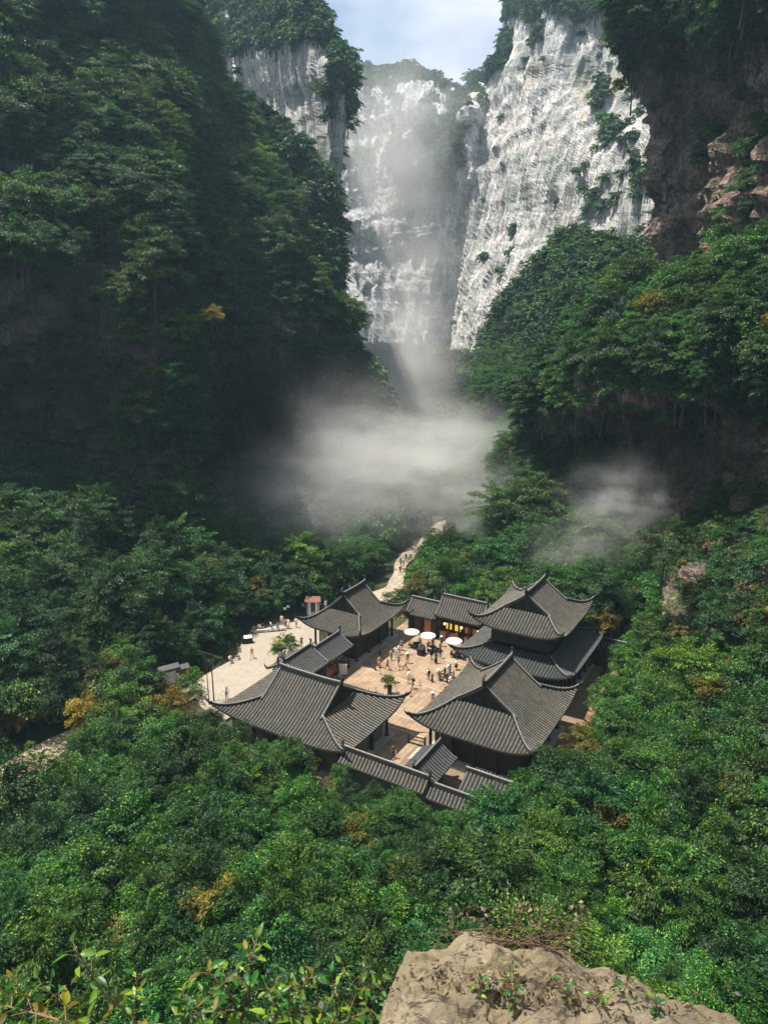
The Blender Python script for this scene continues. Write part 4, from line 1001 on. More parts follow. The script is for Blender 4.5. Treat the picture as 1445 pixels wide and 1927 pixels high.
# ------------------------------------------------------------------ paving
ct = MB(); ct.box(-22.4, 18.4, -12.0, 19.9, -0.6, 0.0); ct.box(-2.9, 14.4, -20.2, -12.004, -0.6, 0.0)
court = link('courtyard', ct.mesh('courtyard', M['joint'])); court.location = W(0, 0, 0); 
court.matrix_world = Matrix(((E1[0], E2[0], 0, OO[0]), (E1[1], E2[1], 0, OO[1]), (0, 0, -1, 0), (0, 0, 0, 1))) if False else Matrix.Translation(W(0, 0, 0)) @ Matrix.Rotation(TH, 4, 'Z') @ Matrix.Scale(-1, 4, (0, 1, 0))
tag(court, 'paved inner courtyard of buff stone slabs', kind='structure')
def slabs():
    out = []; rs = np.random.RandomState(5); w = 0.62; b = -11.9
    while b < 5.2:
        a = -20.6 + rs.uniform(-1, 0)
        while a < 15.5:
            L_ = rs.uniform(1.1, 1.9)
            bands = [-9.2, -6.6, 1.2, 9.0]
            cut = [q for q in bands if a < q < a + L_]
            if cut: L_ = cut[0] - a - 0.01
            if L_ > 0.15: out.append((a, L_, b, w, rs.randint(3) if rs.uniform() < .75 else 0, rs.uniform(0, .012)))
            a += L_ + (0.34 if cut else 0.0)
        b += w
    for q in (-9.2, -6.6, 1.2, 9.0):
        b = -11.9
        while b < 5.2: out.append((q + .01, 0.32, b, 1.24, 3, .006)); b += 1.24
    return out
SL = slabs(); 
def slab_px(s):
    u, v, d = project(np.array([W(s[0] + s[1] / 2, s[2] + s[3] / 2, 0)])); return d[0]
def hidden_px(s):
    a, b = s[0] + s[1] / 2, s[2] + s[3] / 2; return (a < -9.5 and b < 1.2) or (a > 3 and b > 3.2) or (a < -1 and b > 5)
SL.sort(key=lambda s: (hidden_px(s), slab_px(s) / (s[1] * s[3]) ** .5))
mats_ = ['slab', 'slab2', 'slab', 'slab3']; rest = MB(); cache = {}
for i, s in enumerate(SL):
    a, L_, b, w, mi, dz = s; g = 0.012
    if i < 300:
        key = (round(L_, 1), w, mi)
        if key not in cache:
            mb = MB(); mb.box(g, key[0] - g, g, w - g, -0.05, 0.03); cache[key] = mb.mesh('paving_slab', M[mats_[mi]])
        o = link('paving_slab', cache[key], court, (a, b, dz)); o.scale = (L_ / key[0], 1, 1)
    else: rest.box(a + g, a + L_ - g, b + g, b + w - g, -0.02, 0.03 + dz, mi)
tag(rest.build('paving_slabs', [M[m_] for m_ in mats_], court), kind='stuff')
# plaza and paths
def flat_poly(name, poly, z, mat, label, th=0.3):
    mb = MB(); n = len(poly); P0 = [W(a, b, z) for a, b in poly]; P1 = [(p[0], p[1], z - th) for p in P0]
    mb.add(P0 + P1, [tuple(range(n)) if True else ()] + [(i, i + n, (i + 1) % n + n, (i + 1) % n) for i in range(n)])
    o = mb.build(name, mat); tag(o, label, kind='structure'); return o
def crazymat(name, c1, c2, cj, sc, bump=.3):
    m, nt, out = newmat(name); N = nt.nodes.new; L = nt.links.new
    tc = N('ShaderNodeTexCoord'); v = N('ShaderNodeTexVoronoi'); v.feature = 'DISTANCE_TO_EDGE'; v.inputs['Scale'].default_value = sc; L(tc.outputs['Object'], v.inputs['Vector'])
    v2 = N('ShaderNodeTexVoronoi'); v2.inputs['Scale'].default_value = sc; L(tc.outputs['Object'], v2.inputs['Vector'])
    nz = N('ShaderNodeTexNoise'); nz.inputs['Scale'].default_value = .5; nz.inputs['Detail'].default_value = 8; L(tc.outputs['Object'], nz.inputs['Vector'])
    mx = N('ShaderNodeMix'); mx.data_type = 'RGBA'; mx.inputs[6].default_value = (*c1, 1); mx.inputs[7].default_value = (*c2, 1)
    r0 = N('ShaderNodeMath'); r0.operation = 'MULTIPLY_ADD'; r0.inputs[1].default_value = .45; sp_ = N('ShaderNodeSeparateColor'); L(v2.outputs['Color'], sp_.inputs[0]); L(sp_.outputs[0], r0.inputs[0])
    n1 = N('ShaderNodeMath'); n1.operation = 'MULTIPLY'; n1.inputs[1].default_value = 1.0; L(nz.outputs[0], n1.inputs[0]); L(n1.outputs[0], r0.inputs[2]); L(r0.outputs[0], mx.inputs[0])
    rp = N('ShaderNodeValToRGB'); rp.color_ramp.elements[0].position = .01; rp.color_ramp.elements[1].position = .05; L(v.outputs[0], rp.inputs[0])
    m2 = N('ShaderNodeMix'); m2.data_type = 'RGBA'; m2.inputs[6].default_value = (*cj, 1); L(rp.outputs[0], m2.inputs[0]); L(mx.outputs[2], m2.inputs[7])
    b = N('ShaderNodeBsdfPrincipled'); b.inputs['Roughness'].default_value = .85; L(m2.outputs[2], b.inputs['Base Color'])
    bp = N('ShaderNodeBump'); bp.inputs['Strength'].default_value = bump; bp.inputs['Distance'].default_value = .03; L(rp.outputs[0], bp.inputs['Height']); L(bp.outputs[0], b.inputs['Normal']); L(b.outputs[0], out.inputs[0])
    return m
M['plaza'] = crazymat('plaza_stone', (0.215, 0.185, 0.145), (0.285, 0.25, 0.20), (0.17, 0.145, 0.11), 2.3)
M['pathstone'] = crazymat('path_stone', (0.26, 0.21, 0.15), (0.35, 0.29, 0.22), (0.15, 0.115, 0.08), 0.9)
M['plaza_joint'] = pbr('plaza_bed', (0.21, 0.165, 0.12), 0.9, col2=(0.28, 0.225, 0.165), scale=2)
plz = flat_poly('plaza', PLAZA, 0.02, M['plaza'], 'pale stone plaza outside the left halls')
def ribbon(name, path, z, mat, label, kerb=False):
    pts = []; 
    A = cr_weights(len(path), len(path) * 6); Pp = A @ np.array(path); V = []; 
    for i in range(len(Pp)):
        t = Pp[min(i + 1, len(Pp) - 1)] - Pp[max(i - 1, 0)]; n = np.array([-t[1], t[0]]); n /= np.linalg.norm(n)
        for q in (1, -1):
            a, b = Pp[i, 0] + n[0] * q * Pp[i, 2], Pp[i, 1] + n[1] * q * Pp[i, 2]; w = W(a, b)
            V.append((w[0], w[1], z))
    mb = MB(); k = len(Pp); mb.add(V, [(2 * i, 2 * i + 1, 2 * i + 3, 2 * i + 2) for i in range(k - 1)]); 
    V2 = [(x, y, z - .3) for x, y, z in V]; o = len(V)
    mb.add(V + V2, [(2 * i, 2 * i + 2, 2 * i + 2 + o, 2 * i + o) for i in range(k - 1)] + [(2 * i + 1, 2 * i + 1 + o, 2 * i + 3 + o, 2 * i + 3) for i in range(k - 1)])
    ob = mb.build(name, mat); tag(ob, label, kind='structure'); return ob
ribbon('path', BACKPATH, 0.012, M['pathstone'], 'winding pale path leading up the valley behind the halls')
lp = ribbon('path', LEFTPATH, 0.008, M['plaza_joint'], 'flagstone path leaving the plaza at the lower left')
ribbon('side_path', RIGHTPATH, 0.010, M['soil'], 'narrow earthen path beside the front right hall')
# flagstones of the left path, each a stone
def flagstones():
    rs = np.random.RandomState(9); A = cr_weights(len(LEFTPATH), 120); Pp = A @ np.array(LEFTPATH); n = 0
    for i in range(40, 118, 1):
        a, b, w = Pp[i]; t = Pp[min(i + 1, 119)] - Pp[i - 1]; nn = np.array([-t[1], t[0]]); nn /= np.linalg.norm(nn[:2]) + 1e-9
        if i % 3: continue
        k = int(2 * w / 1.0)
        for j in range(k):
            off = -w + (j + .5) * 2 * w / k; ca, cb = a + nn[0] * off + rs.normal(0, .06), b + nn[1] * off + rs.normal(0, .06)
            m = rs.randint(5, 8); an0 = rs.uniform(0, 6); mb = MB(); P = []
            for q in range(m):
                an = an0 + 2 * math.pi * q / m + rs.uniform(-.2, .2); r = rs.uniform(.42, .52); P.append((r * math.cos(an), r * math.sin(an) * 1.05))
            mb.add([(x, y, .035) for x, y in P] + [(x * 1.04, y * 1.04, -.06) for x, y in P], [tuple(range(m))] + [(q, q + m, (q + 1) % m + m, (q + 1) % m) for q in range(m)])
            c = W(ca, cb, .0); mb.build('flagstone', M[('plaza_joint', 'slab2', 'slab', 'plaza')[rs.randint(4)]], lp, c); n += 1
    print('flagstones', n)
flagstones()
# red soil bank and low kerb in front of the left path
def bank(name, pts, z, mat, label):
    mb = MB(); n = len(pts); mb.add([(*G(u, v, z)[:2], z) for u, v in pts], [tuple(range(n))]); o = mb.build(name, mat); tag(o, label, kind='structure'); return o
bank('soil_bank', [(-60, 1560), (0, 1518), (40, 1490), (80, 1455), (120, 1440), (70, 1520), (40, 1570), (10, 1640), (-80, 1680)][::-1], -0.02, M['soil'], 'bare red soil below the left path')
for pts in ([(-22, -24.0), (-30, -26.1), (-36, -25.8), (-43, -24.4)],):
    mb = MB(); A = cr_weights(4, 20) @ np.array(pts); mb.sweep([W(a, b, 0) for a, b in A], .28, .2, 0, base=-.1); tag(mb.build('stone_kerb', M['stone']), 'low stone kerb along the flagstone path', 'kerb')

# ------------------------------------------------------------------ rails, steps
def rail(pts, label, h=1.05, z=0.0, name='timber_rail', mat='wood'):
    P = [Vector(W(a, b, z)) for a, b in pts]; t = empty(name, P[0]); tag(t, label, 'railing')
    post = MB(); post.box(-.09, .09, -.09, .09, 0, h + .12); post.lathe([(.02, h + .3), (.1, h + .24), (.1, h + .15), (.06, h + .12)], 8); pm = post.mesh('post', M[mat])
    for i, (p, q) in enumerate(zip(P, P[1:])):
        L_ = (q - p).length; k = max(1, round(L_ / 1.5)); ang = math.atan2((q - p).y, (q - p).x)
        for j in range(k + (i == len(P) - 2)):
            o = link('post', pm, t, p.lerp(q, j / k) - P[0], (0, 0, ang))
        for zz, hh in ((h, .06), (h * .62, .045), (h * .18, .045)):
            mb = MB(); mb.box(0, L_, -.04, .04, zz - hh, zz + hh); mb.build('bar', M[mat], t, p - P[0], (0, 0, ang))
    return t
rail([(-1.0, 3.4), (3.4, 3.2)], 'dark timber rail on the courtyard side of the front right hall')
rail([(-6.0, 5.2), (-1.4, 3.9)], 'lower dark rail dropping towards the man in hat', z=0.0)
rail([(-10.9, 4.4), (-10.7, 6.4)], 'short rail by the foot of the front right hall steps')
rail([(3.4, 3.2), (3.7, 0.9), (6.2, 1.2)], 'dark rail around the steps of the two-tier hall')
rail([(14.6, 18.9), (18.6, 18.7)], 'rail on the little landing right of the two-tier hall')
st = empty('stone_steps', W(-12.5, 6.8, 0), TH); tag(st, 'stone steps up to the front right hall', 'steps')
for i in range(3):
    mb = MB(); mb.box(-1.2, 1.2, -1.0 - .3 * (0), .35 + .3 * (3 - i) - .3, 0.17 * i + .004, 0.17 * (i + 1)); mb.build('step', M['stone'], st)
mb = MB(); mb.sweep([W(-6.5 + i * 3, 21.9, 0) for i in range(8)], .35, .75, 0, base=-.3); tag(mb.build('stone_parapet', M['stone']), 'pale low stone parapet beside the path right of the halls', 'parapet')
mb = MB(); mb.sweep([W(-6.5 + i * 3, 23.1, 0) for i in range(5)], .3, .6, 0, base=-.3); tag(mb.build('stone_parapet', M['soil']), 'second, reddish low parapet further right', 'parapet')

# ------------------------------------------------------------------ people
def person_base(pose):
    """skeleton: joints {name: (pos, radius)}, bones with a region"""
    J = dict(pel=((0, 0, .93), .135), wa=((0, 0, 1.08), .118), ch=((0, 0, 1.28), .15), nk=((0, .005, 1.46), .062), hd=((0, .012, 1.60), .098), ht=((0, .005, 1.68), .085))
    sp = dict(stand=0, walk=.26, phone=0.02, hips=.05, sit=0, lean=.05, dress=0)[pose]
    for q, n in ((1, 'R'), (-1, 'L')):
        J['sh' + n] = ((q * .185, 0, 1.40), .065)
        y = q * sp
        J['hp' + n] = ((q * .095, 0, .90), .10)
        J['kn' + n] = ((q * .11, y * .62 + .03, .50), .062); J['an' + n] = ((q * .11, y * 1.25 - (0.05 if y < 0 else 0), .09 + (.05 if y < 0 else 0)), .042); J['to' + n] = ((q * .12, y * 1.25 + .17, .045), .035)
        J['el' + n] = ((q * .26, -.03 - q * sp * .3, 1.13), .047); J['wr' + n] = ((q * .27, .08 - q * sp * .7, .90), .034); J['ha' + n] = ((q * .265, .12 - q * sp * .8, .82), .036)
    if pose == 'phone':
        for q, n in ((1, 'R'), (-1, 'L')): J['el' + n] = ((q * .25, .12, 1.16), .047); J['wr' + n] = ((q * .1, .30, 1.36), .034); J['ha' + n] = ((q * .07, .33, 1.43), .036)
    if pose == 'hips':
        J['elR'] = ((.40, -.05, 1.2), .047); J['wrR'] = ((.22, .06, 1.02), .034); J['haR'] = ((.17, .08, .99), .036)
    if pose in ('sit', 'lean'):
        dz = -.45 if pose == 'sit' else 0
        for k in list(J):
            if k[:2] in ('kn', 'an', 'to'): continue
            p, r = J[k]; J[k] = ((p[0], p[1] + (p[2] - .9) * (.12 if pose == 'sit' else .35) - (0.1 if pose == 'sit' else 0), p[2] + dz - (0 if pose == 'sit' else (p[2] - .9) * .12)), r)
        if pose == 'sit':
            for q, n in ((1, 'R'), (-1, 'L')): J['kn' + n] = ((q * .13, .34, .49), .064); J['an' + n] = ((q * .12, .36, .09), .042); J['to' + n] = ((q * .13, .52, .045), .035); J['wr' + n] = ((q * .17, .2, .60), .034); J['ha' + n] = ((q * .12, .28, .56), .036); J['el' + n] = ((q * .25, -.02, .72), .047)
    B = [('pel', 'wa', 'shirt'), ('wa', 'ch', 'shirt'), ('ch', 'nk', 'shirt'), ('nk', 'hd', 'skin'), ('hd', 'ht', 'hair')]
    for n in 'RL':
        B += [('ch', 'sh' + n, 'shirt'), ('sh' + n, 'el' + n, 'shirt'), ('el' + n, 'wr' + n, 'skin'), ('wr' + n, 'ha' + n, 'skin'), ('pel', 'hp' + n, 'legs'), ('hp' + n, 'kn' + n, 'legs'), ('kn' + n, 'an' + n, 'shin'), ('an' + n, 'to' + n, 'shoe')]
        h, w = np.array(J['ha' + n][0]), np.array(J['wr' + n][0]); d = (h - w) / np.linalg.norm(h - w); s = np.cross(d, [0, 1, 0]) if abs(d[1]) < .9 else np.array([1., 0, 0]); s /= np.linalg.norm(s)
        for k, (o, l) in enumerate(((-.03, .07), (-.01, .085), (.012, .08), (.032, .062))):
            J['f%d%s' % (k, n)] = (tuple(h + d * l + s * o), .010); B.append(('ha' + n, 'f%d%s' % (k, n), 'skin'))
        J['th' + n] = (tuple(w + d * .06 + np.cross(d, s) * .05), .011); B.append(('wr' + n, 'th' + n, 'skin'))
    return J, B
def skin_person(pose):
    J, B = person_base(pose); names = list(J); idx = {k: i for i, k in enumerate(names)}
    me = bpy.data.meshes.new('body'); me.from_pydata([J[k][0] for k in names], [(idx[a], idx[b]) for a, b, c in B], [])
    o = bpy.data.objects.new('body', me); COL.objects.link(o); md = o.modifiers.new('skin', 'SKIN'); 
    for i, k in enumerate(names):
        r = J[k][1]; sv = me.skin_vertices[0].data[i]; sv.radius = (r, r * (.72 if k in ('ch', 'wa', 'pel') else 1)); sv.use_root = (k == 'pel')
    ss = o.modifiers.new('sub', 'SUBSURF'); ss.levels = 1; ss.render_levels = 1
    dg = bpy.context.evaluated_depsgraph_get(); ev = bpy.data.meshes.new_from_object(o.evaluated_get(dg)); bpy.data.objects.remove(o)
    n = len(ev.polygons); C = np.zeros(n * 3); ev.polygons.foreach_get('center', C); C = C.reshape(-1, 3)
    best = np.full(n, 9e9); reg = np.zeros(n, int); RG = ['shirt', 'skin', 'hair', 'legs', 'shin', 'shoe']
    for a, b, c in B:
        p, q = np.array(J[a][0]), np.array(J[b][0]); t = np.clip(((C - p) @ (q - p)) / ((q - p) @ (q - p)), 0, 1); d = np.linalg.norm(C - p - t[:, None] * (q - p), axis=1) - .5 * J[a][1]
        m = d < best; best[m] = d[m]; reg[m] = RG.index(c)
    hp = np.array(J['hd'][0]); hd = ((reg == 1) | (reg == 2)) & (np.linalg.norm(C - hp, axis=1) < .19)
    reg[hd] = np.where((C[hd, 1] - hp[1] < .02) | (C[hd, 2] - hp[2] > .045), 2, 1)
    ev.polygons.foreach_set('material_index', reg.astype(np.int32)); ev.polygons.foreach_set('use_smooth', np.ones(n, bool)); ev.update(); 
    return ev, J
BODY = {p: skin_person(p) for p in ('stand', 'walk', 'phone', 'hips', 'sit', 'lean')}
def skirt_mesh(mat, long_=False):
    mb = MB(); z1 = .25 if long_ else .48; mb.lathe([(.13, 1.06), (.16, .95), (.185, .8), (.23 if long_ else .25, z1), (.21, z1 + .01)], 14); return mb.mesh('skirt', M[mat])
def hat_mesh(mat):
    mb = MB(); mb.lathe([(.001, .14), (.07, .135), (.105, .09), (.115, .03), (.21, .0), (.205, -.012), (.11, .01)], 14); return mb.mesh('hat', M[mat])
def pack_mesh(mat):
    mb = MB(); mb.obox((0, 0, 0), (.14, .08, .2)); mb.obox((0, -.09, -.05), (.1, .03, .11)); return mb.mesh('backpack', M[mat])
def person(x, y, z, pose, face, shirt, legs, label, shin=None, skirt=None, hat=None, pack=None, h=1.0, group=None, shoe='black', hair='hair'):
    ev, J = BODY[pose]; me = ev.copy(); me.name = 'person'; me.materials.clear()
    for k in (shirt, 'skin', hair, legs, shin or legs, shoe): me.materials.append(M[k])
    if me.materials and len(me.polygons): ev2 = np.zeros(len(me.polygons), np.int32); ev.polygons.foreach_get('material_index', ev2); me.polygons.foreach_set('material_index', ev2)
    o = link('person', me, None, (x, y, z), (0, 0, R(face))); o.scale = (h, h, h); tag(o, label, 'person', group)
    if skirt: link('skirt', skirt_mesh(skirt, skirt.endswith('_')) if False else skirt_mesh(skirt, legs == 'skin' and shirt == skirt), o)
    if hat: link('hat', hat_mesh(hat), o, (J['hd'][0][0], J['hd'][0][1], J['hd'][0][2] + .03))
    if pack: link('backpack', pack_mesh(pack), o, (J['ch'][0][0], J['ch'][0][1] - .19, J['ch'][0][2] - .02))
    return o
# facing in degrees: 0 looks up the valley, 180 towards the viewer
def P(u, v, *a, z=0.03, **k): g = G(u, v, z); return person(g[0], g[1], z, *a, **k)
P(714, 1256, 'stand', 200, 'pink', 'skin', 'person in long pink dress beside the back left hall', skirt='pink')
P(729, 1261, 'walk', 90, 'navy', 'black', 'man in navy shirt striding towards the back left hall')
P(763, 1261, 'walk', 100, 'pink', 'black', 'person in pink top and black trousers walking mid-courtyard')
P(750, 1254, 'walk', 30, 'grey', 'navy', 'walker in grey top and dark trousers between the pink top and navy shirt', shin='skin')
P(767, 1249, 'stand', 20, 'teal', 'khaki', 'person in teal shirt with white cap in the middle of the courtyard', hat='white')
P(745, 1237, 'hips', 160, 'white', 'beige', 'person in white top standing at the edge of the hall shade')
P(751, 1233, 'phone', 190, 'white', 'grey', 'person in white holding up a phone at the edge of the shade', pack='navy')
P(736, 1243, 'stand', 220, 'beige', 'olive', 'person in beige top in the shade of the back left hall')
P(756, 1224, 'stand', 150, 'grey', 'black', 'person in grey top in shade near the first parasol')
P(715, 1233, 'stand', 240, 'olive', 'black', 'dark-clothed person in deep shade by the hall wall')
P(812, 1242, 'stand', 10, 'black', 'black', 'person all in black left of the black dress')
P(820, 1249, 'stand', 0, 'black', 'skin', 'person in long black dress in front of the parasols', skirt='black')
P(828, 1239, 'stand', 350, 'navy', 'navy', 'person in navy right of the black dress', pack='black')
P(814, 1222, 'stand', 170, 'black', 'black', 'person in black standing by the second parasol')
P(830, 1217, 'hips', 200, 'blue', 'navy', 'person in blue top with white cap by the third parasol', hat='white')
P(806, 1280, 'stand', 15, 'white', 'black', 'person in white top and black trousers with a dark backpack', pack='black')
P(813, 1284, 'stand', 30, 'olive', 'skin', 'child in brown dress beside the two adults', skirt='olive', h=.78)
P(824, 1281, 'stand', 340, 'white', 'beige', 'person all in white and beige with a brown bag', hat='white', pack='khaki')
P(769, 1287, 'stand', 190, 'white', 'pink', 'person in white sun hat behind the rope by the flower planter', hat='white')
P(776, 1297, 'phone', 120, 'black', 'khaki', 'person in black top and khaki trousers by the rope post', pack='black')
P(843, 1273, 'stand', 180, 'white', 'white', 'person in white with white hat near the timber rail', hat='white', pack='black')
P(858, 1261, 'stand', 260, 'white', 'skin', 'person in white top and black skirt at the rail', skirt='black')
P(849, 1292, 'lean', 60, 'white', 'grey', 'person in white leaning over the timber rail')
P(853, 1283, 'stand', 80, 'black', 'black', 'dark-haired person by the rail behind the one leaning')
P(814, 1325, 'stand', 350, 'grey', 'grey', 'person in grey with white sun hat beside the front right hall', hat='white')
P(740, 1428, 'walk', 180, 'olive', 'black', 'man in dark shirt walking near the front wall', h=1.02)
P(558, 1181, 'phone', 170, 'white', 'khaki', 'photographer in white top and tan trousers on the plaza by the roof corner')
P(568, 1218, 'phone', 210, 'black', 'black', 'person in black photographing on the plaza by the gallery roof', shin='skin')
P(475, 1239, 'walk', 170, 'khaki', 'khaki', 'man in khaki walking alone across the plaza', shin='skin')
P(531, 1176, 'stand', 160, 'white', 'beige', 'person in white standing at the far edge of the plaza')
P(538, 1183, 'stand', 200, 'pink', 'black', 'person in pink beside the one in white at the plaza edge')
P(543, 1183, 'stand', 150, 'white', 'skin', 'person in white dress at the plaza edge', skirt='white', shin='skin')
P(512, 1187, 'lean', 100, 'white', 'black', 'person in white bending down at the plaza edge')
P(523, 1186, 'sit', 190, 'blue', 'navy', 'person in blue sitting at the plaza edge')
P(488, 1187, 'sit', 180, 'white', 'black', 'person in white sitting on the plaza edge, middle of three')
P(495, 1186, 'sit', 170, 'navy', 'black', 'person in navy sitting on the plaza edge, right of three')
P(479, 1191, 'sit', 200, 'grey', 'black', 'person in grey sitting on the plaza edge, left of three', shin='skin')
P(448, 1226, 'sit', 250, 'black', 'black', 'person in black sitting near the dark bin', shin='skin')
P(447, 1240, 'sit', 240, 'black', 'navy', 'person in black sitting further down the plaza edge')
P(434, 1247, 'sit', 220, 'white', 'black', 'person in white shirt sitting at the plaza edge below the thin pole')
P(427, 1315, 'hips', 200, 'white', 'black', 'person in white shirt and black trousers near the tall dark pole', hat='khaki')
P(336, 1290, 'stand', 20, 'white', 'grey', 'person with sun hat reading the map board', hat='white', pack='grey')
P(351, 1293, 'stand', 150, 'black', 'black', 'person in black beside the map board')
P(571, 1152, 'stand', 180, 'cyan', 'black', 'person in bright blue by the red-roofed stand')
P(582, 1153, 'stand', 160, 'white', 'black', 'person in white left of the red-roofed stand')
P(588, 1156, 'stand', 200, 'orange', 'black', 'person in orange in front of the red-roofed stand')
P(595, 1157, 'stand', 170, 'white', 'navy', 'person in white in front of the red-roofed stand')
P(604, 1154, 'stand', 190, 'navy', 'black', 'person in navy right of the red-roofed stand', hat='cyan')
P(613, 1150, 'stand', 220, 'white', 'beige', 'person with white hat right of the red-roofed stand', hat='white')
P(764, 1057, 'stand', 170, 'black', 'black', 'walker in black on the far path, left of three')
P(769, 1058, 'walk', 180, 'white', 'black', 'walker in white on the far path, middle of three')
P(773, 1057, 'stand', 190, 'grey', 'black', 'walker in grey on the far path, right of three')
P(754, 1066, 'walk', 10, 'olive', 'black', 'walker in olive on the bend of the far path')
P(759, 1066, 'stand', 20, 'white', 'beige', 'walker in white on the bend of the far path')
P(753, 1081, 'walk', 170, 'black', 'black', 'lone walker in black on the near end of the far path')
P(798, 1032, 'stand', 180, 'black', 'black', 'farthest walker in black on the far path')
P(53, 1473, 'stand', 200, 'white', 'beige', 'person with dark sun hat on the flagstone path', hat='black')

# ------------------------------------------------------------------ parasols and tables
def parasol(a, b, r, label, h=2.35):
    t = empty('parasol', W(a, b, .03)); tag(t, label, 'parasol', 'white parasols in front of the lit shops')
    mb = MB(); n = 16; mb.lathe([(.001, h + .36), (r * .5, h + .2), (r, h), (r * .98, h - .03), (r * .5, h + .16), (.02, h + .3)], n, sm=False); mb.build('canopy', M['umbrella'], t)
    mb = MB(); mb.tube([(0, 0, 0), (0, 0, h + .5)], .03, 6); mb.build('pole', M['woodred'], t)
    mb = MB()
    for i in range(n // 2):
        an = 2 * math.pi * i / (n // 2); mb.tube([(0, 0, h + .1), (r * .6 * math.cos(an), r * .6 * math.sin(an), h + .1)], .012, 4)
    mb.build('ribs', M['woodred'], t)
def table(a, b, label):
    t = empty('round_table', W(a, b, .03)); tag(t, label, 'table', 'tables under the parasols')
    mb = MB(); mb.lathe([(.001, .75), (.55, .75), (.55, .70), (.001, .70)], 14, sm=False); mb.build('tabletop', M['wood'], t)
    mb = MB(); mb.lathe([(.28, 0), (.26, .05), (.05, .08), (.05, .70)], 8); mb.build('stem', M['wood'], t)
def chair(a, b, rz, label):
    t = empty('cafe_chair', W(a, b, .03), rz); tag(t, label, 'chair', 'dark chairs around the parasol tables')
    mb = MB(); mb.box(-.22, .22, -.22, .22, .42, .47); mb.build('seat', M['wood'], t); mb = MB(); mb.box(-.22, .22, -.24, -.2, .5, .92); mb.build('backrest', M['wood'], t)
    lg = MB(); lg.box(-.02, .02, -.02, .02, 0, .42); lm = lg.mesh('leg', M['wood'])
    for x in (-.19, .19):
        for y in (-.19, .19): link('leg', lm, t, (x, y, 0))
PARA = [(10.3, -6.9, 1.08, 'leftmost white parasol'), (10.5, -4.4, 1.08, 'second white parasol from the left'), (10.8, -.5, 1.12, 'third white parasol, largest'), (10.9, 2.0, 1.0, 'white parasol half hidden by the two-tier hall roof')]
SHORT = ['leftmost white parasol', 'second white parasol', 'third, largest white parasol', 'white parasol below the hall roof']
shirts = ['white', 'grey', 'orange', 'navy', 'beige', 'yellow', 'white', 'black', 'pink', 'teal', 'white', 'blue']; rs_ = random.Random(4); ci = 0
for i, (a, b, r, lb) in enumerate(PARA):
    parasol(a, b, r, lb + ' in front of the lit shops'); table(a + .05, b + .75, 'round dark table under the ' + lb.split(' half')[0])
    for k in range(3):
        an = k * 2.1 + i; ca, cb = a + .05 + .95 * math.cos(an), b + .75 + .95 * math.sin(an); w = W(ca, cb); c = W(a + .05, b + .75)
        f = math.degrees(math.atan2(-(c[0] - w[0]), c[1] - w[1])); chair(ca, cb, R(f), 'dark chair %s the table under the %s' % (('left of', 'behind', 'right of')[k], SHORT[i]))
        o = person(w[0], w[1], .03, 'sit', f, shirts[ci % 12], 'black', 'seated person in %s under the %s' % (shirts[ci % 12], SHORT[i])); ci += 1
# dark cart near the second parasol
t = empty('drinks_cart', W(8.9, -4.6, .03), TH); tag(t, 'dark drinks cart standing in the courtyard by the second parasol', 'cart')
mb = MB(); mb.obox((0, 0, .55), (.55, .4, .42)); mb.obox((0, 0, 1.0), (.62, .46, .04)); mb.build('cabinet', M['black'], t)
for x in (-.4, .4):
    mb = MB(); mb.lathe([(.12, -.03), (.13, 0), (.12, .03)], 10); mb.build('wheel', M['steel'], t, (x, -.42, .13), (R(90), 0, 0))
# ------------------------------------------------------------------ flower planter inside a rope ring
t = empty('flower_planter', G(733, 1312)); tag(t, 'black stump planter of yellow-green flowers on a grey stone plinth', 'planter')
mb = MB(); mb.lathe([(1.0, 0), (1.0, .22), (.9, .26), (.55, .3), (.001, .3)], 8, sm=False); mb.build('plinth', M['stone'], t)
mb = MB(); mb.lathe([(.30, .28), (.26, .8), (.33, 1.35), (.36, 1.55), (.001, 1.5)], 10); mb.build('stump', M['wood'], t)
V, F_, T, C = crown_arrays(300, (.95, .95, .8), 2.15, 34, 60, .16, .09, clump=.36, low=-.8, tb=.5); link('foliage', npmesh('foliage', V, F_, [M['leafB']], tint=T), t)
V, F_, T, C = crown_arrays(301, (1.05, 1.0, .8), 2.15, 16, 40, .13, .09, clump=.3, low=-.7, tb=.6); link('blossoms', npmesh('blossoms', V, F_, [M['leafY']], tint=T), t)
SP_ = [(694, 1306), (708, 1303), (716, 1268), (752, 1262), (790, 1290), (773, 1311), (757, 1322)]
sp = MB(); sp.lathe([(.16, 0), (.16, .03), (.03, .06), (.025, .95), (.045, .98), (.001, 1.0)], 10); spm = sp.mesh('post', M['steel'])
for i, (u, v) in enumerate(SP_):
    e = empty('rope_post', G(u, v, .03)); tag(e, 'steel rope post of the ring around the flower planter, %s' % ('front left', 'second from the left', 'back left', 'back', 'right', 'front right', 'nearest')[i], 'post', 'rope posts around the planter'); link('stem', spm, e)
for i in (0, 2, 3, 4, 5):
    p, q = Vector(G(*SP_[i], .03)), Vector(G(*SP_[(i + 1) % 7], .03)); mb = MB()
    mb.tube([p.lerp(q, s / 8) + Vector((0, 0, .9 - .3 * (1 - (2 * s / 8 - 1) ** 2))) for s in range(9)], .016, 5)
    tag(mb.build('barrier_rope', M['rope']), 'red rope hung between the %s posts of the planter ring' % ('front left', '', 'back left', 'back right', 'right', 'front')[i], 'rope')
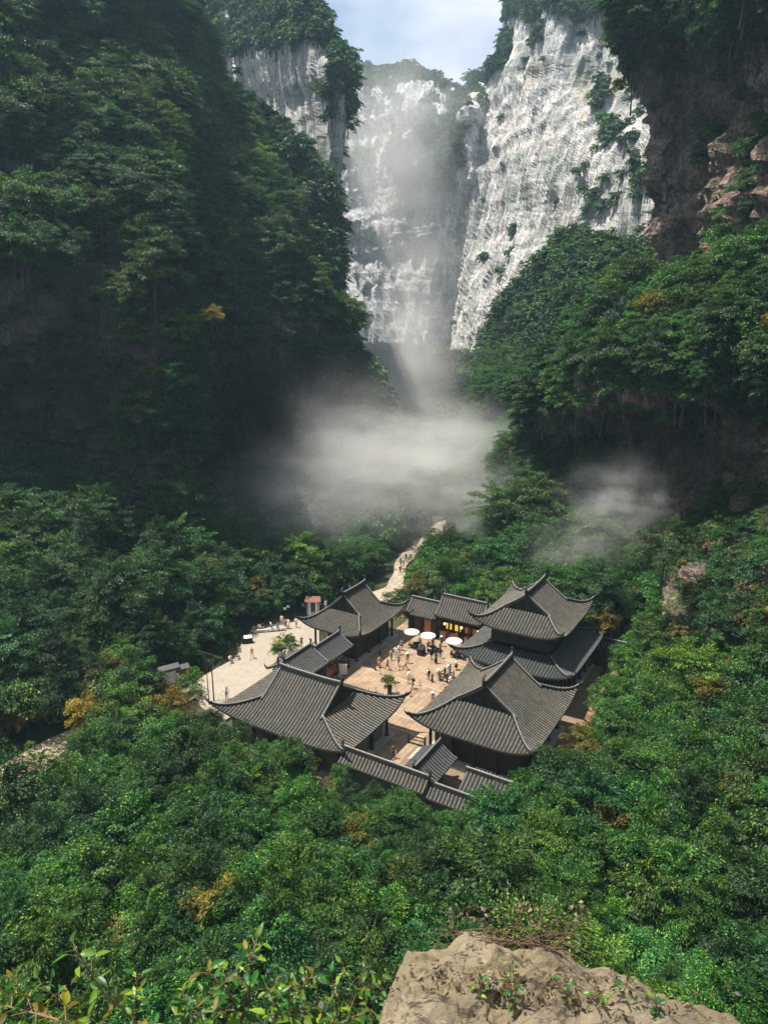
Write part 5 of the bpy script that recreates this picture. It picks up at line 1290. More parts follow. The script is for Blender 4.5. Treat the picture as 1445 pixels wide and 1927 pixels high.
# ------------------------------------------------------------------ plaza furniture
def pole(u, v, h, label, mat='wood', arm=None, r=.09, lean=0):
    g = G(u, v, .02); t = empty('timber_pole', g); tag(t, label, 'pole'); mb = MB(); mb.tube([(0, 0, 0), (lean, 0, h * .5), (lean * 1.4, 0, h)], [r, r * .8, r * .55], 8); mb.build('shaft', M[mat], t)
    if arm: mb = MB(); mb.tube([arm[0], arm[1]], .045, 6); mb.build('arm', M[mat], t)
pole(403, 1319, 7.0, 'tall dark pole with a thin cross arm on the plaza', arm=((-1.7, .3, 6.75), (1.6, -.5, 6.1)))
pole(394, 1326, 6.0, 'slimmer brown pole just left of the dark pole', mat='woodred', r=.07)
pole(434, 1243, 3.0, 'short thin pole at the plaza edge')
def noticeboard():
    p, q = G(279, 1304), G(356, 1283); d = q - p; L_ = float(np.hypot(d[0], d[1])); ang = math.atan2(d[1], d[0]); t = empty('map_board', p, ang); tag(t, 'brown roofed map board in three panels beside the plaza', 'notice board')
    for x0, x1, h in ((0, .30, 1.9), (.30, .76, 2.7), (.76, 1, 2.3)):
        mb = MB(); mb.box(x0 * L_ + .02, x1 * L_ - .02, 0, .22, 0, h); mb.build('panel', M['woodred'], t)
        mb = MB(); xa, xb = x0 * L_ - .12, x1 * L_ + .12
        mb.add([(xa, -.5, h), (xb, -.5, h), (xb, .11, h + .42), (xa, .11, h + .42), (xa, .72, h), (xb, .72, h), (xa, -.5, h - .06), (xb, -.5, h - .06), (xb, .72, h - .06), (xa, .72, h - .06)], [(0, 1, 2, 3), (3, 2, 5, 4), (6, 9, 8, 7), (0, 6, 7, 1), (4, 5, 8, 9), (0, 3, 4, 9, 6), (1, 7, 8, 5, 2)]); ro = mb.build('roof', M['tile'], t)
    b = MB(); b.box(.36 * L_, .70 * L_, -.05, -.004, .45, 2.1); f = b.build('map_sheet', M['board'], t)
    mk = MB(); rs = random.Random(2)
    for k in range(9): 
        x = (.38 + .3 * rs.random()) * L_; z = .7 + 1.2 * rs.random(); w = .05 + .1 * rs.random(); mk.box(x, x + w, -.056, -.052, z, z + .04 + .05 * rs.random())
    mk.build('print', M['ink'], f)
noticeboard()
g = G(590, 1158); t = empty('ticket_stand', g); tag(t, 'small stand with red roof and white-framed window at the back of the plaza', 'kiosk')
mb = MB(); mb.box(-.95, .95, -.4, .6, 0, 2.6); mb.build('body', M['cream'], t)
mb = MB(); mb.add([(-1.3, -.8, 2.6), (1.3, -.8, 2.6), (1.1, .1, 3.2), (-1.1, .1, 3.2), (-1.3, 1, 2.6), (1.3, 1, 2.6)], [(0, 1, 2, 3), (3, 2, 5, 4), (0, 3, 4), (1, 5, 2), (0, 4, 5, 1)]); mb.build('roof', M['brownroof'], t)
mb = MB(); mb.box(-.6, -.4, -.5, -.405, .2, 2.4); mb.box(.4, .6, -.5, -.405, .2, 2.4); mb.box(-.6, .6, -.5, -.405, 2.405, 2.6); mb.build('window_frame', M['white'], t); mb = MB(); mb.box(-.38, .38, -.45, -.405, .8, 2.3); mb.build('window', M['ink'], t)
t = empty('litter_bin', G(466, 1210), R(15)); tag(t, 'dark bin with a white lid at the left edge of the plaza', 'bin'); mb = MB(); mb.obox((0, 0, .45), (.75, .35, .45)); mb.build('body', M['black'], t); mb = MB(); mb.obox((.1, 0, .96), (.55, .36, .05), 0, 0, .2); mb.build('lid', M['white'], t)
t = empty('stone_bench', G(505, 1189), R(12)); tag(t, 'dark bench under the people resting at the plaza edge', 'bench'); mb = MB(); mb.box(-2.6, 2.6, -.2, .2, .36, .46); mb.build('seat', M['stone'], t)
for x in (-2.2, 0, 2.2): mb = MB(); mb.box(x - .15, x + .15, -.17, .17, 0, .36); mb.build('leg', M['stone'], t)
for u, v, lb in ((537, 1170, 'lower'), (543, 1166, 'upper')):
    t = empty('small_sign', G(u, v)); tag(t, 'small pale sign on a post at the plaza edge, %s one' % lb, 'sign'); mb = MB(); mb.tube([(0, 0, 0), (0, 0, 2.2)], .03, 5); mb.build('post', M['wood'], t); mb = MB(); mb.obox((0, -.04, 2.2), (.25, .015, .2)); mb.build('panel', M['board'], t)
t = empty('sandwich_board', G(646, 1272), R(-10)); tag(t, 'white menu board leaning by the gallery counters', 'sign'); mb = MB(); mb.obox((0, 0, 1.0), (.5, .03, .75)); f = mb.build('panel', M['white'], t); mb = MB()
for i in range(3):
    for j in range(2): mb.obox((-.2 + .4 * j, -.034, .6 + .4 * i), (.12, .004, .09))
mb.build('print', M['pink'], f)
for x in (-.4, .4): mb = MB(); mb.box(x - .03, x + .03, -.03, .03, 0, .26); mb.build('leg', M['wood'], t)
# plaza tree in bloom
t = empty('flowering_tree', G(537, 1250)); tag(t, 'round cream-flowered tree growing on the pale plaza', 'tree')
V, F_, T, C = crown_arrays(310, (1.9, 1.8, 1.5), 2.6, 46, 90, .24, .11, clump=.34, low=-.8, tb=.45); link('crown', npmesh('crown', V, F_, [M['leafC']], tint=T), t)
V, F_, T, C = crown_arrays(311, (2.0, 1.9, 1.55), 2.65, 30, 34, .2, .13, clump=.28, low=-.4, tb=.8); M['bloom'] = leafmat('cream_bloom', (.35, .3, .1), (.55, .45, .18), (.75, .62, .3), trans=.3, hue=.01); link('blossoms', npmesh('blossoms', V, F_, [M['bloom']], tint=T), t)
trunk_arrays(310, 2.6, .1, C, 9).build('trunk', M['bark'], t)
# fan palm right of the front right hall
def palm(u, v, z, label, s=1.0):
    g = G(u, v, z); t = empty('fan_palm', (g[0], g[1], z - 3.2 * s)); tag(t, label, 'palm'); mb = MB(); mb.tube([(0, 0, -.5), (.1, 0, 1.6 * s), (0, 0, 3.2 * s)], [.13, .1, .1], 7); mb.build('trunk', M['bark'], t)
    rs = np.random.RandomState(8)
    for k in range(13):
        an = k * 2.4; el = rs.uniform(-.25, 1.0); d = Vector((math.cos(an) * math.cos(el), math.sin(an) * math.cos(el), math.sin(el))); b0 = Vector((0, 0, 3.2 * s)); hub = b0 + d * .8 * s; mb = MB(); mb.tube([b0, hub], .015, 4); sdv = d.cross(Vector((0, 0, 1))).normalized(); up = sdv.cross(d)
        for j in range(15):
            f = -1.25 + 2.5 * j / 14; dd = (d * math.cos(f) + sdv * math.sin(f)).normalized(); tip = hub + dd * .85 * s - Vector((0, 0, .16 * s)); w = dd.cross(up).normalized() * .03 * s; md_ = hub.lerp(tip, .55) + up * .04
            mb.add([hub, md_ + w, tip, md_ - w], [(0, 1, 2, 3)])
        me = mb.mesh('frond', M['leafF']); a_ = me.attributes.new('tint', 'FLOAT', 'POINT'); a_.data.foreach_set('value', [.5] * len(me.vertices)); link('frond', me, t)
palm(1163, 1345, 3.6, 'spiky fan palm right of the front right hall', 1.15)
palm(1150, 1285, 3.4, 'smaller fan palm behind, near the little landing', .9)

# ------------------------------------------------------------------ trees that stand out by themselves
def lone_tree(key, u, v, Y, s, label, rot=0.0, at='crown'):
    K = KIND[key]; p = atY(u, v, Y); e = empty(K['name'], (p[0], p[1], p[2] - K['zc'] * s), rot); e.scale = (s, s, s); tag(e, label, 'tree'); link('crown', K['crown'], e); link('trunk', K['trunk'], e)
lone_tree('layer0', 1252, 1020, 86, 0.95, 'tall tiered tree rising right of the two-tier hall')
lone_tree('layer1', 940, 950, 128, 1.35, 'pale tall tree with thin straight trunk in the mist behind the two-tier hall', 1.0)
lone_tree('layer0', 1130, 1085, 96, .8, 'tiered tree overhanging the right end of the two-tier hall', 2.0)
lone_tree('layer1', 565, 1030, 116, .9, 'light tiered tree in front of the dark left cave', 4.0)
lone_tree('broadY', 1205, 110, 136, 1.4, 'golden tree hanging over the top left edge of the brown cliff')
lone_tree('broadY', 1190, 160, 138, 1.1, 'smaller golden tree just below the brown cliff edge', 2.0)
lone_tree('broadY', 398, 598, 118, 0.8, 'bright yellow spray on the buttress of the left cliff', 1.0)
lone_tree('groveY', 1145, 1330, 78, 0.85, 'yellow-green small tree beside the narrow side path', 1.0)
lone_tree('groveY', 440, 1740, 44, 0.5, 'bare yellowish sapling low in the left grove', 3.0)
def pinnate_tree(u, v, Y, label, seed, s=1.0, nf=80):
    p = atY(u, v, Y); t = empty('sumac_tree', (p[0], p[1], p[2] - 7 * s)); tag(t, label, 'tree'); rs = np.random.RandomState(seed)
    mb = MB(); mb.tube([(0, 0, -13 * s), (.3, 0, 0), (-.1, .1, 4 * s), (0, 0, 8 * s)], [.22 * s, .16 * s, .1 * s, .05 * s], 7); ends = []
    for k in range(11):
        an = rs.uniform(0, 6.28); z0 = rs.uniform(3.5, 7.8) * s; l = rs.uniform(1.6, 5.0) * s; e = Vector((math.cos(an) * l, math.sin(an) * l, z0 + rs.uniform(0, 1.0) * s)); mb.tube([(0, 0, z0), e * .5 + Vector((0, 0, z0 * .5 - .1)), e], [.05 * s, .035 * s, .02 * s], 5); ends.append(e)
    mb.build('trunk', M['bark'], t); C = []; D = []; Nn = []; Ln = []
    for k in range(nf):
        e = np.array(ends[k % len(ends)]); an = rs.uniform(0, 6.28); d = np.array([math.cos(an), math.sin(an), .25]); up = np.array([0, 0, 1.]); sd2 = np.cross(d, up); L_ = rs.uniform(.8, 1.25) * s
        for j in range(11):
            f = (j + 1) / 11; c = e + d * L_ * f - up * L_ * .45 * f * f
            for q in (-1, 1):
                dd = sd2 * q + d * .35 - up * .25; C.append(c + dd * .12 * s); D.append(dd); Nn.append(up + rs.normal(0, .15, 3)); Ln.append(.25 * s * (1 - .35 * f))
    C, D, Nn, Ln = map(np.array, (C, D, Nn, Ln)); V, F = leaf_arrays(C, D, Nn, Ln, Ln * .32, .2)
    link('crown', npmesh('crown', V, F, [M['leafB']], tint=np.repeat(np.clip(.5 + rs.normal(0, .12, len(C)), 0, 1), 4)), t)
pinnate_tree(1570, 985, 47, 'sumac-like tree with long feather leaves at the right edge of the view', 5)
pinnate_tree(1585, 860, 50, 'upper feather-leaved tree against the orange rock at the right edge', 9, .9)
pinnate_tree(1560, 1110, 49, 'lower feather-leaved tree below the right edge of the orange rock', 12, .8)

# ------------------------------------------------------------------ boulder under the viewpoint
def boulder():
    ZT = 46.35
    px = [(725, 1927), (728, 1868), (750, 1822), (766, 1801), (800, 1803), (832, 1797), (868, 1768), (905, 1770), (960, 1783), (1010, 1780), (1062, 1796), (1105, 1812), (1140, 1806), (1215, 1816), (1300, 1846), (1385, 1882), (1465, 1932), (1570, 2030), (1500, 2200), (1400, 2500), (1100, 2700), (850, 2600), (690, 2300), (690, 2050)]
    pts = np.array([G(u, v, ZT)[:2] for u, v in px]); c = G(1010, 2060, ZT)[:2]
    n = 300; t = np.linspace(0, len(pts), n, endpoint=False); i0 = t.astype(int); f = (t - i0)[:, None]; E = pts[i0] * (1 - f) + pts[(i0 + 1) % len(pts)] * f
    rs_ = np.concatenate([np.linspace(0.02, 1.0, 110), np.full(26, 1.0)]); V = []
    for k, r in enumerate(rs_):
        ring = c + (E - c) * r; z = np.full(n, ZT)
        z = z - 0.10 * np.clip(r - .80, 0, 1) ** 1.5 * 4 - .05 * (ring[:, 0] - .3)
        if k >= 110:
            q = (k - 109) / 26; ring = c + (E - c) * (1 + .10 * math.sin(q * 3) + .5 * q * q); z = z - 4.6 * q ** 1.4
        V.append(np.stack([ring[:, 0], ring[:, 1], z], 1))
    V = np.concatenate(V); tk = (np.arange(len(V)) // n)
    P3 = V.copy(); a1 = fbm(P3 * 3.1, 4, 5); a2 = 1 - np.abs(fbm(P3 * np.array([6, 12, 6]), 4, 8)); a3 = fbm(P3 * 26, 3, 2); lay = fbm(P3 * np.array([1.3, 4.5, 3]), 3, 14)
    V[:, 2] += .020 * a1 + .020 * a2 + .011 * a3 + .030 * np.round(lay * 3) / 3 + .018 * np.round(fbm(P3 * np.array([7, 15, 7]), 2, 44) * 2) / 2
    V[:, 0] += .02 * fbm(P3 * 6, 3, 31); V[:, 1] += .02 * fbm(P3 * 6 + 9, 3, 32)
    I = (np.arange(len(rs_) - 1)[:, None] * n + np.arange(n)[None]).ravel(); J = (np.arange(len(rs_) - 1)[:, None] * n + (np.arange(n)[None] + 1) % n).ravel()
    F = np.stack([I, J, J + n, I + n], 1)
    m, nt, out = newmat('sandstone'); N = nt.nodes.new; L = nt.links.new; tc = N('ShaderNodeTexCoord')
    def nz(sc, det=8, ro=.6, st=(1, 1, 1)):
        mp = N('ShaderNodeMapping'); mp.inputs['Scale'].default_value = st; L(tc.outputs['Object'], mp.inputs[0]); x = N('ShaderNodeTexNoise'); x.inputs['Scale'].default_value = sc; x.inputs['Detail'].default_value = det; x.inputs['Roughness'].default_value = ro; L(mp.outputs[0], x.inputs['Vector']); return x
    def ramp(src, a, b, ca=(0, 0, 0), cb=(1, 1, 1)):
        q = N('ShaderNodeValToRGB'); q.color_ramp.elements[0].position = a; q.color_ramp.elements[1].position = b; q.color_ramp.elements[0].color = (*ca, 1); q.color_ramp.elements[1].color = (*cb, 1); L(src, q.inputs[0]); return q
    def mix(f, a, b):
        x = N('ShaderNodeMix'); x.data_type = 'RGBA'; L(f, x.inputs[0]); L(a, x.inputs[6])
        if isinstance(b, tuple): x.inputs[7].default_value = (*b, 1)
        else: L(b, x.inputs[7])
        return x
    base = ramp(nz(4, 10, .7).outputs[0], .35, .68, (.15, .118, .075), (.36, .295, .20))
    y = mix(ramp(nz(2.2, 6).outputs[0], .5, .62).outputs[0], base.outputs[0], (.24, .20, .10))
    d = mix(ramp(nz(9, 10, .72, (1, 2, 1)).outputs[0], .54, .62).outputs[0], y.outputs[2], (.045, .032, .022))
    w = mix(ramp(nz(13, 6, .6).outputs[0], .665, .70).outputs[0], d.outputs[2], (.42, .41, .38))
    k = mix(ramp(nz(70, 4, .7).outputs[0], .62, .68).outputs[0], w.outputs[2], (.06, .05, .035))
    ck = nz(5.5, 6, .55, (1, 2.4, 1)); sb = N('ShaderNodeMath'); sb.operation = 'SUBTRACT'; sb.inputs[1].default_value = .5; L(ck.outputs[0], sb.inputs[0]); ab_ = N('ShaderNodeMath'); ab_.operation = 'ABSOLUTE'; L(sb.outputs[0], ab_.inputs[0])
    k = mix(ramp(ab_.outputs[0], .003, .012, (.85, .85, .85), (0, 0, 0)).outputs[0], k.outputs[2], (.035, .027, .018))
    b = N('ShaderNodeBsdfPrincipled'); b.inputs['Roughness'].default_value = .9; L(k.outputs[2], b.inputs['Base Color'])
    bp = N('ShaderNodeBump'); bp.inputs['Strength'].default_value = .9; bp.inputs['Distance'].default_value = .03; L(nz(38, 10, .75).outputs[0], bp.inputs['Height']); L(bp.outputs[0], b.inputs['Normal']); L(b.outputs[0], out.inputs[0])
    o = link('boulder', npmesh('boulder', V, F, [m], smooth=True)); tag(o, 'yellowish weathered sandstone boulder in the bottom right foreground', 'boulder')
    return V
BV = boulder()
def boulder_z(x, y):
    d = (BV[:33000, 0] - x) ** 2 + (BV[:33000, 1] - y) ** 2; return BV[np.argmin(d), 2]
# twigs and dry leaves caught behind the boulder
def litter():
    rs = np.random.RandomState(3); mb = MB()
    for k in range(110):
        u, v = rs.uniform(850, 1070), rs.uniform(1758, 1796); g = G(u, v, 46.36); an = rs.normal(0, .6); l = rs.uniform(.04, .2); z = 46.34 + rs.uniform(0, .035); d = Vector((math.cos(an), math.sin(an), rs.normal(0, .15))) * l
        p = Vector((g[0], g[1], z)); mb.tube([p - d * .5, p + Vector((0, 0, .012)), p + d * .5], [.0011, .0016, .0007], 4)
    tag(mb.build('twig_litter', M['drytwig']), 'tangle of dry brown twigs caught behind the boulder', 'twigs', kind='stuff')
    n = 420; C = []; 
    for k in range(n):
        if k < 200: u, v = rs.uniform(830, 1110), rs.uniform(1758, 1806)
        else: u, v = rs.normal(1000, 150), rs.normal(1895, 16)
        g = G(u, v, 46.3); C.append((g[0], g[1], boulder_z(g[0], g[1]) + .012 if k >= 200 else 46.38 + rs.uniform(0, .04)))
    D = rs.normal(0, 1, (n, 3)); D[:, 2] *= .3; Nn = rs.normal(0, .5, (n, 3)) + np.array([0, 0, 1]); V, F = leaf_arrays(np.array(C), D, Nn, rs.uniform(.008, .022, n), rs.uniform(.004, .011, n), .3)
    o = link('dry_leaves', npmesh('dry_leaves', V, F, [M['dryleaf']], tint=np.repeat(rs.uniform(0, 1, n), 4))); tag(o, 'brown fallen leaves scattered over the boulder', 'leaves', kind='stuff')
M['drytwig'] = pbr('dry_twig', (.05, .03, .018), .8, col2=(.11, .065, .04), scale=30); M['dryleaf'] = leafmat('dry_leaf', (.03, .018, .012), (.07, .04, .025), (.14, .085, .05), trans=.1, hue=.01)
litter()

# ------------------------------------------------------------------ leafy sprays close to the viewer, leaf by leaf
def leaf_mesh(L_, Wd, seed, mat):
    """pointed leaf, folded along the midrib"""
    rs = random.Random(seed); V = []; F = []; n = 7
    for i in range(n):
        t = i / (n - 1); w = Wd * .5 * (math.sin(math.pi * t ** .8) ** .8 if 0 < t < 1 else 0.02); z = -.35 * L_ * t * t + .02 * L_ * math.sin(9 * t)
        V += [(-w, t * L_, z + w * .45), (0, t * L_, z), (w, t * L_, z + w * .45)]
    for i in range(n - 1):
        a = i * 3; F += [(a, a + 1, a + 4, a + 3), (a + 1, a + 2, a + 5, a + 4)]
    tn = rs.uniform(0, 1); return npmesh('leaf', V, F, [M[mat]], smooth=True, tint=[tn] * len(V))
LM = {}
def big_leaf(mat, i):
    key = (mat, i)
    if key not in LM: LM[key] = leaf_mesh(1.0, .46, i * 7 + len(mat), mat)
    return LM[key]
def spray(pts, label, nleaf, size, seed, mats=('leafF',), yellow=.05, rad=.004, name='leafy_branch', cat='branch', twigmat='twig'):
    nleaf = int(nleaf * (2.6 if name == 'leafy_branch' else 1.3)); size *= .74 if name == 'leafy_branch' else 1
    rs = random.Random(seed); P = [Vector(p) for p in pts]; t = empty(name, P[0]); tag(t, label, cat); mb = MB(); k = len(P); Q = [p - P[0] for p in P]
    fine = []; 
    for i in range(k - 1):
        for j in range(4): fine.append(Q[i].lerp(Q[i + 1], j / 4))
    fine.append(Q[-1]); n = len(fine); mb.tube(fine, [rad * (1 - .75 * i / n) for i in range(n)], 5)
    for j in range(nleaf):
        f = .12 + .88 * (j + .5) / nleaf; i = min(int(f * (n - 1)), n - 2); p = fine[i].lerp(fine[i + 1], f * (n - 1) - i); d = (fine[i + 1] - fine[i]).normalized()
        side = Vector((math.cos(j * 2.4 + seed), math.sin(j * 2.4 + seed), rs.uniform(-.1, .5))); dd = (side + d * .6).normalized(); tw = size * rs.uniform(.15, 1.1); q = p + dd * tw
        mb.tube([p, q], [rad * .4, rad * .25], 4, cap=False)
        m = 'leafY' if rs.random() < yellow else mats[rs.randrange(len(mats))]
        lf = link('leaf', big_leaf(m, rs.randrange(4)), t, q); lf.rotation_euler = ((dd + Vector((0, 0, rs.uniform(-.5, .1)))).to_track_quat('Y', 'Z') @ Euler((rs.uniform(-.4, .4), rs.uniform(-.9, .9), rs.uniform(-.4, .4))).to_quaternion()).to_euler(); s = size * rs.uniform(.65, 1.2); lf.scale = (s, s, s)
    mb.build('stem', M[twigmat], t)
def A_(Y, *uv): return [tuple(atY(u, v, Y + .0 * i)) for i, (u, v) in enumerate(uv)]
spray(A_(1.75, (330, 2010), (240, 1905), (195, 1868), (165, 1820), (140, 1786)), 'arching twig with few green leaves at the bottom left', 10, .060, 1, yellow=.1, rad=.005)
spray(A_(1.55, (180, 1990), (130, 1925), (70, 1908), (10, 1893)), 'yellow-leaved twig in the bottom left corner', 8, .068, 2, yellow=.5, rad=.006)
spray(A_(1.7, (420, 2040), (452, 1930), (468, 1870), (462, 1820), (484, 1775)), 'upright leafy twig left of centre at the bottom edge', 16, .052, 3, rad=.006)
spray(A_(1.68, (450, 1960), (440, 1880), (415, 1850), (388, 1826)), 'side twig leaning left from the upright one', 9, .052, 4)
spray(A_(1.72, (530, 2040), (540, 1920), (558, 1870), (588, 1835)), 'leafy twig leaning right near the bottom middle', 12, .046, 5)
spray(A_(1.8, (600, 2040), (650, 1930), (688, 1820), (692, 1745)), 'thin nearly bare twig rising left of the boulder', 9, .030, 6, yellow=.3)
spray(A_(1.66, (300, 2060), (330, 1950), (380, 1905), (440, 1900)), 'low leafy twig along the bottom edge, left', 13, .058, 7)
spray(A_(1.62, (470, 2060), (500, 1960), (520, 1915), (580, 1905)), 'low leafy twig along the bottom edge, middle', 13, .054, 8)
spray(A_(1.6, (600, 2060), (610, 1970), (640, 1925), (700, 1900)), 'low leafy twig along the bottom edge beside the boulder', 14, .045, 9)
spray(A_(1.74, (60, 2060), (80, 1990), (120, 1945), (200, 1925)), 'leafy twig at the very bottom left', 11, .06, 10, yellow=.3)
more_ = random.Random(77)
for i_, (u_, lb_) in enumerate(((40, 'in the bottom left corner'), (110, 'right of the corner twigs'), (250, 'below the arching twig'), (345, 'between the arching and upright twigs'), (395, 'just left of the upright twig'), (505, 'just right of the upright twig'), (560, 'below the thin bare twig, left side'), (620, 'between the leafy twigs and the boulder shoots'))):
    Y_ = 1.58 + .03 * (i_ % 4)
    spray(A_(Y_, (u_ - 15, 2060), (u_, 1960), (u_ + more_.uniform(-25, 25), 1895), (u_ + more_.uniform(-50, 50), 1845 + more_.uniform(-20, 25))), 'small dense leafy twig ' + lb_, 13, .040, 90 + i_, yellow=.04, rad=.003)
k_ = 0
rs_ = random.Random(12)
for u, v, hgt in ((598, 1895, 75), (640, 1890, 80), (668, 1898, 60), (705, 1885, 55), (735, 1900, 70), (760, 1880, 55), (790, 1905, 60), (820, 1915, 60), (850, 1925, 50)):
    k_ += 1; Y = 1.62 + .02 * (k_ % 4)
    spray(A_(Y, (u - 12, v + 90), (u, v + 30), (u + rs_.uniform(-18, 18), v - hgt)), 'small leafy shoot by the boulder, %s' % ('leftmost', 'second from the left', 'third from the left', 'fourth from the left', 'fifth from the left', 'sixth from the left', 'seventh from the left', 'eighth from the left', 'rightmost')[k_ - 1], 15, .027, 20 + k_, yellow=.25, rad=.003, name='leafy_shoot', cat='shoot', twigmat='drytwig')
for o_ in [o for o in COL.objects if o.name.startswith('leafy_shoot')]: o_['group'] = 'leafy shoots beside the boulder'
for i, (u, v, u2, v2, lb) in enumerate(((895, 1925, 905, 1838, 'seedling with red-brown tip in the middle of the boulder'), (935, 1925, 962, 1855, 'small seedling right of the middle one'), (968, 1930, 964, 1822, 'tallest seedling on the boulder'),
        (1075, 1925, 1062, 1850, 'seedling on the right half of the boulder'), (1115, 1930, 1120, 1868, 'short seedling near the boulder centre right'), (1150, 1925, 1188, 1832, 'thin leaning seedling on the right of the boulder'), (1225, 1935, 1235, 1885, 'low seedling at the lower right boulder edge'))):
    g = G(u, v, 46.3); z = boulder_z(g[0], g[1]); top = atY(u2, v2, g[1] + .02)
    spray([(g[0], g[1], z - .02), ((g[0] + top[0]) / 2 + .004, (g[1] + top[1]) / 2, (z + top[2]) / 2), tuple(top)], lb, 13, .020, 50 + i, yellow=.3, rad=.0022, name='seedling', cat='seedling', twigmat='drytwig')

# ------------------------------------------------------------------ plant everything: the 300 that show largest one by one, the rest as growth
LABELS = {
 'floor': {'bamboo_like_tree': 'feathery green tree in the dense grove around the walled courtyard', 'yellowing_tree': 'yellow-leaved small tree among the green grove around the courtyard',
           'broadleaf_tree': 'broad-leaved green tree on the valley floor behind the tiled halls', 'layered_tree': 'tall slim tree with tiered sprays on the valley floor',
           'shrub': 'low green shrub at the edge of the paving', 'round_leaved_tree': 'round-leaved tree on the slope below the boulder'},
 'left cliff': {'broadleaf_tree': 'dark green tree clinging to the shaded left cliff', 'layered_tree': 'tiered tree standing out from the shaded left cliff', 'yellowing_tree': 'yellow tree on the shaded left cliff', 'shrub': 'green shrub rooted in the shaded left cliff'},
 'right cliff': {'broadleaf_tree': 'green tree growing on the brown cliff at the right', 'yellowing_tree': 'golden-leaved tree at the edge of the brown cliff', 'shrub': 'shrub rooted in the brown cliff at the right'},
 'right slope': {'broadleaf_tree': 'hazy green tree on the slope under the white cliff', 'layered_tree': 'tiered tree on the slope under the white cliff'},
 'left spur': {'broadleaf_tree': 'misty tree on the spur behind the left cliff'},
 'left far cliff': {'broadleaf_tree': 'pale hazy tree on top of the far left cliff', 'conifer': 'dark conifer on the skyline of the far left cliff', 'shrub': 'hazy shrub on the far left cliff'},
 'far head': {'broadleaf_tree': 'hazy tree at the head of the gorge', 'shrub': 'hazy shrub at the head of the gorge'},
 'right far cliff': {'broadleaf_tree': 'tree on the top edge of the white cliff', 'shrub': 'tuft of green growing on the white cliff'}}
GROUPS = {'floor': 'trees of the grove on the valley floor', 'left cliff': 'trees on the shaded left cliff', 'right cliff': 'trees on the brown cliff', 'right slope': 'trees on the slope under the white cliff',
          'left spur': 'trees on the misty spur', 'left far cliff': 'trees on the far left cliff', 'far head': 'trees at the head of the gorge', 'right far cliff': 'trees on the white cliff'}
MASSNAME = {'floor': ('undergrowth', 'dense green growth filling the valley floor'), 'left cliff': ('forest', 'dark forest covering the shaded left cliff'), 'right cliff': ('forest', 'green forest on and under the brown cliff'),
            'right slope': ('forest', 'hazy forest on the slope under the white cliff'), 'left spur': ('forest', 'misty forest on the spur behind the left cliff'), 'left far cliff': ('forest', 'pale forest on top of the far left cliff'),
            'far head': ('forest', 'hazy forest at the head of the gorge'), 'right far cliff': ('forest', 'forest and tufts on the tall white cliff')}
def visible_sizes():
    sc = 8.0; Wb, Hb = int(1445 / sc) + 1, int(1927 / sc) + 1
    zb = np.full((Hb, Wb), 1e9); ib = np.full((Hb, Wb), -1, int)
    for nm, (P, UV, Nn) in SHEETS.items():
        u, v, d = project(P.reshape(-1, 3)); iu = (u / sc).astype(int); iv = (v / sc).astype(int)
        ok = (iu >= 0) & (iu < Wb) & (iv >= 0) & (iv < Hb)
        np.minimum.at(zb, (iv[ok], iu[ok]), d[ok])
    C = np.array([[x, y, z + KIND[k]['zc'] * s] for k, x, y, z, r, s, zn in POS]); rad = np.array([KIND[k]['R'][0] * s for k, x, y, z, r, s, zn in POS])
    u, v, d = project(C); order = np.argsort(d)
    for i in order:
        pr = rad[i] * FPX / d[i] / sc
        if not (-pr < u[i] / sc < Wb + pr and -pr < v[i] / sc < Hb + pr) or d[i] < 3: continue
        x0, x1 = max(0, int(u[i] / sc - pr)), min(Wb, int(u[i] / sc + pr) + 1); y0, y1 = max(0, int(v[i] / sc - pr)), min(Hb, int(v[i] / sc + pr) + 1)
        if x0 >= x1 or y0 >= y1: continue
        yy, xx = np.mgrid[y0:y1, x0:x1]; m = ((xx + .5 - u[i] / sc) ** 2 + (yy + .5 - v[i] / sc) ** 2 < pr * pr) & (zb[y0:y1, x0:x1] > d[i] - rad[i])
        zb[y0:y1, x0:x1][m] = d[i] - rad[i]; ib[y0:y1, x0:x1][m] = i
    cnt = np.bincount(ib[ib >= 0].ravel(), minlength=len(POS))
    return cnt
def gn_group():
    ng = bpy.data.node_groups.new('scatter', 'GeometryNodeTree')
    ng.interface.new_socket('Geometry', in_out='INPUT', socket_type='NodeSocketGeometry'); ng.interface.new_socket('Geometry', in_out='OUTPUT', socket_type='NodeSocketGeometry')
    N = ng.nodes.new; L = ng.links.new
    gi = N('NodeGroupInput'); go = N('NodeGroupOutput'); ip = N('GeometryNodeInstanceOnPoints'); ci = N('GeometryNodeCollectionInfo')
    ci.inputs[0].default_value = PROTOCOL; ci.inputs['Separate Children'].default_value = True; ci.inputs['Reset Children'].default_value = True
    def attr(nm, ty):
        a = N('GeometryNodeInputNamedAttribute'); a.data_type = ty; a.inputs[0].default_value = nm; return a
    a1, a2, a3 = attr('rot', 'FLOAT'), attr('scl', 'FLOAT'), attr('vid', 'INT')
    cx = N('ShaderNodeCombineXYZ'); L(a1.outputs[0], cx.inputs[2])
    L(gi.outputs[0], ip.inputs['Points']); L(ci.outputs[0], ip.inputs['Instance']); ip.inputs['Pick Instance'].default_value = True
    L(a3.outputs[0], ip.inputs['Instance Index']); L(cx.outputs[0], ip.inputs['Rotation']); L(a2.outputs[0], ip.inputs['Scale'])
    L(ip.outputs[0], go.inputs[0]); return ng
ORD = 'first second third fourth fifth sixth seventh eighth ninth tenth eleventh twelfth thirteenth fourteenth fifteenth sixteenth seventeenth eighteenth nineteenth twentieth'.split()
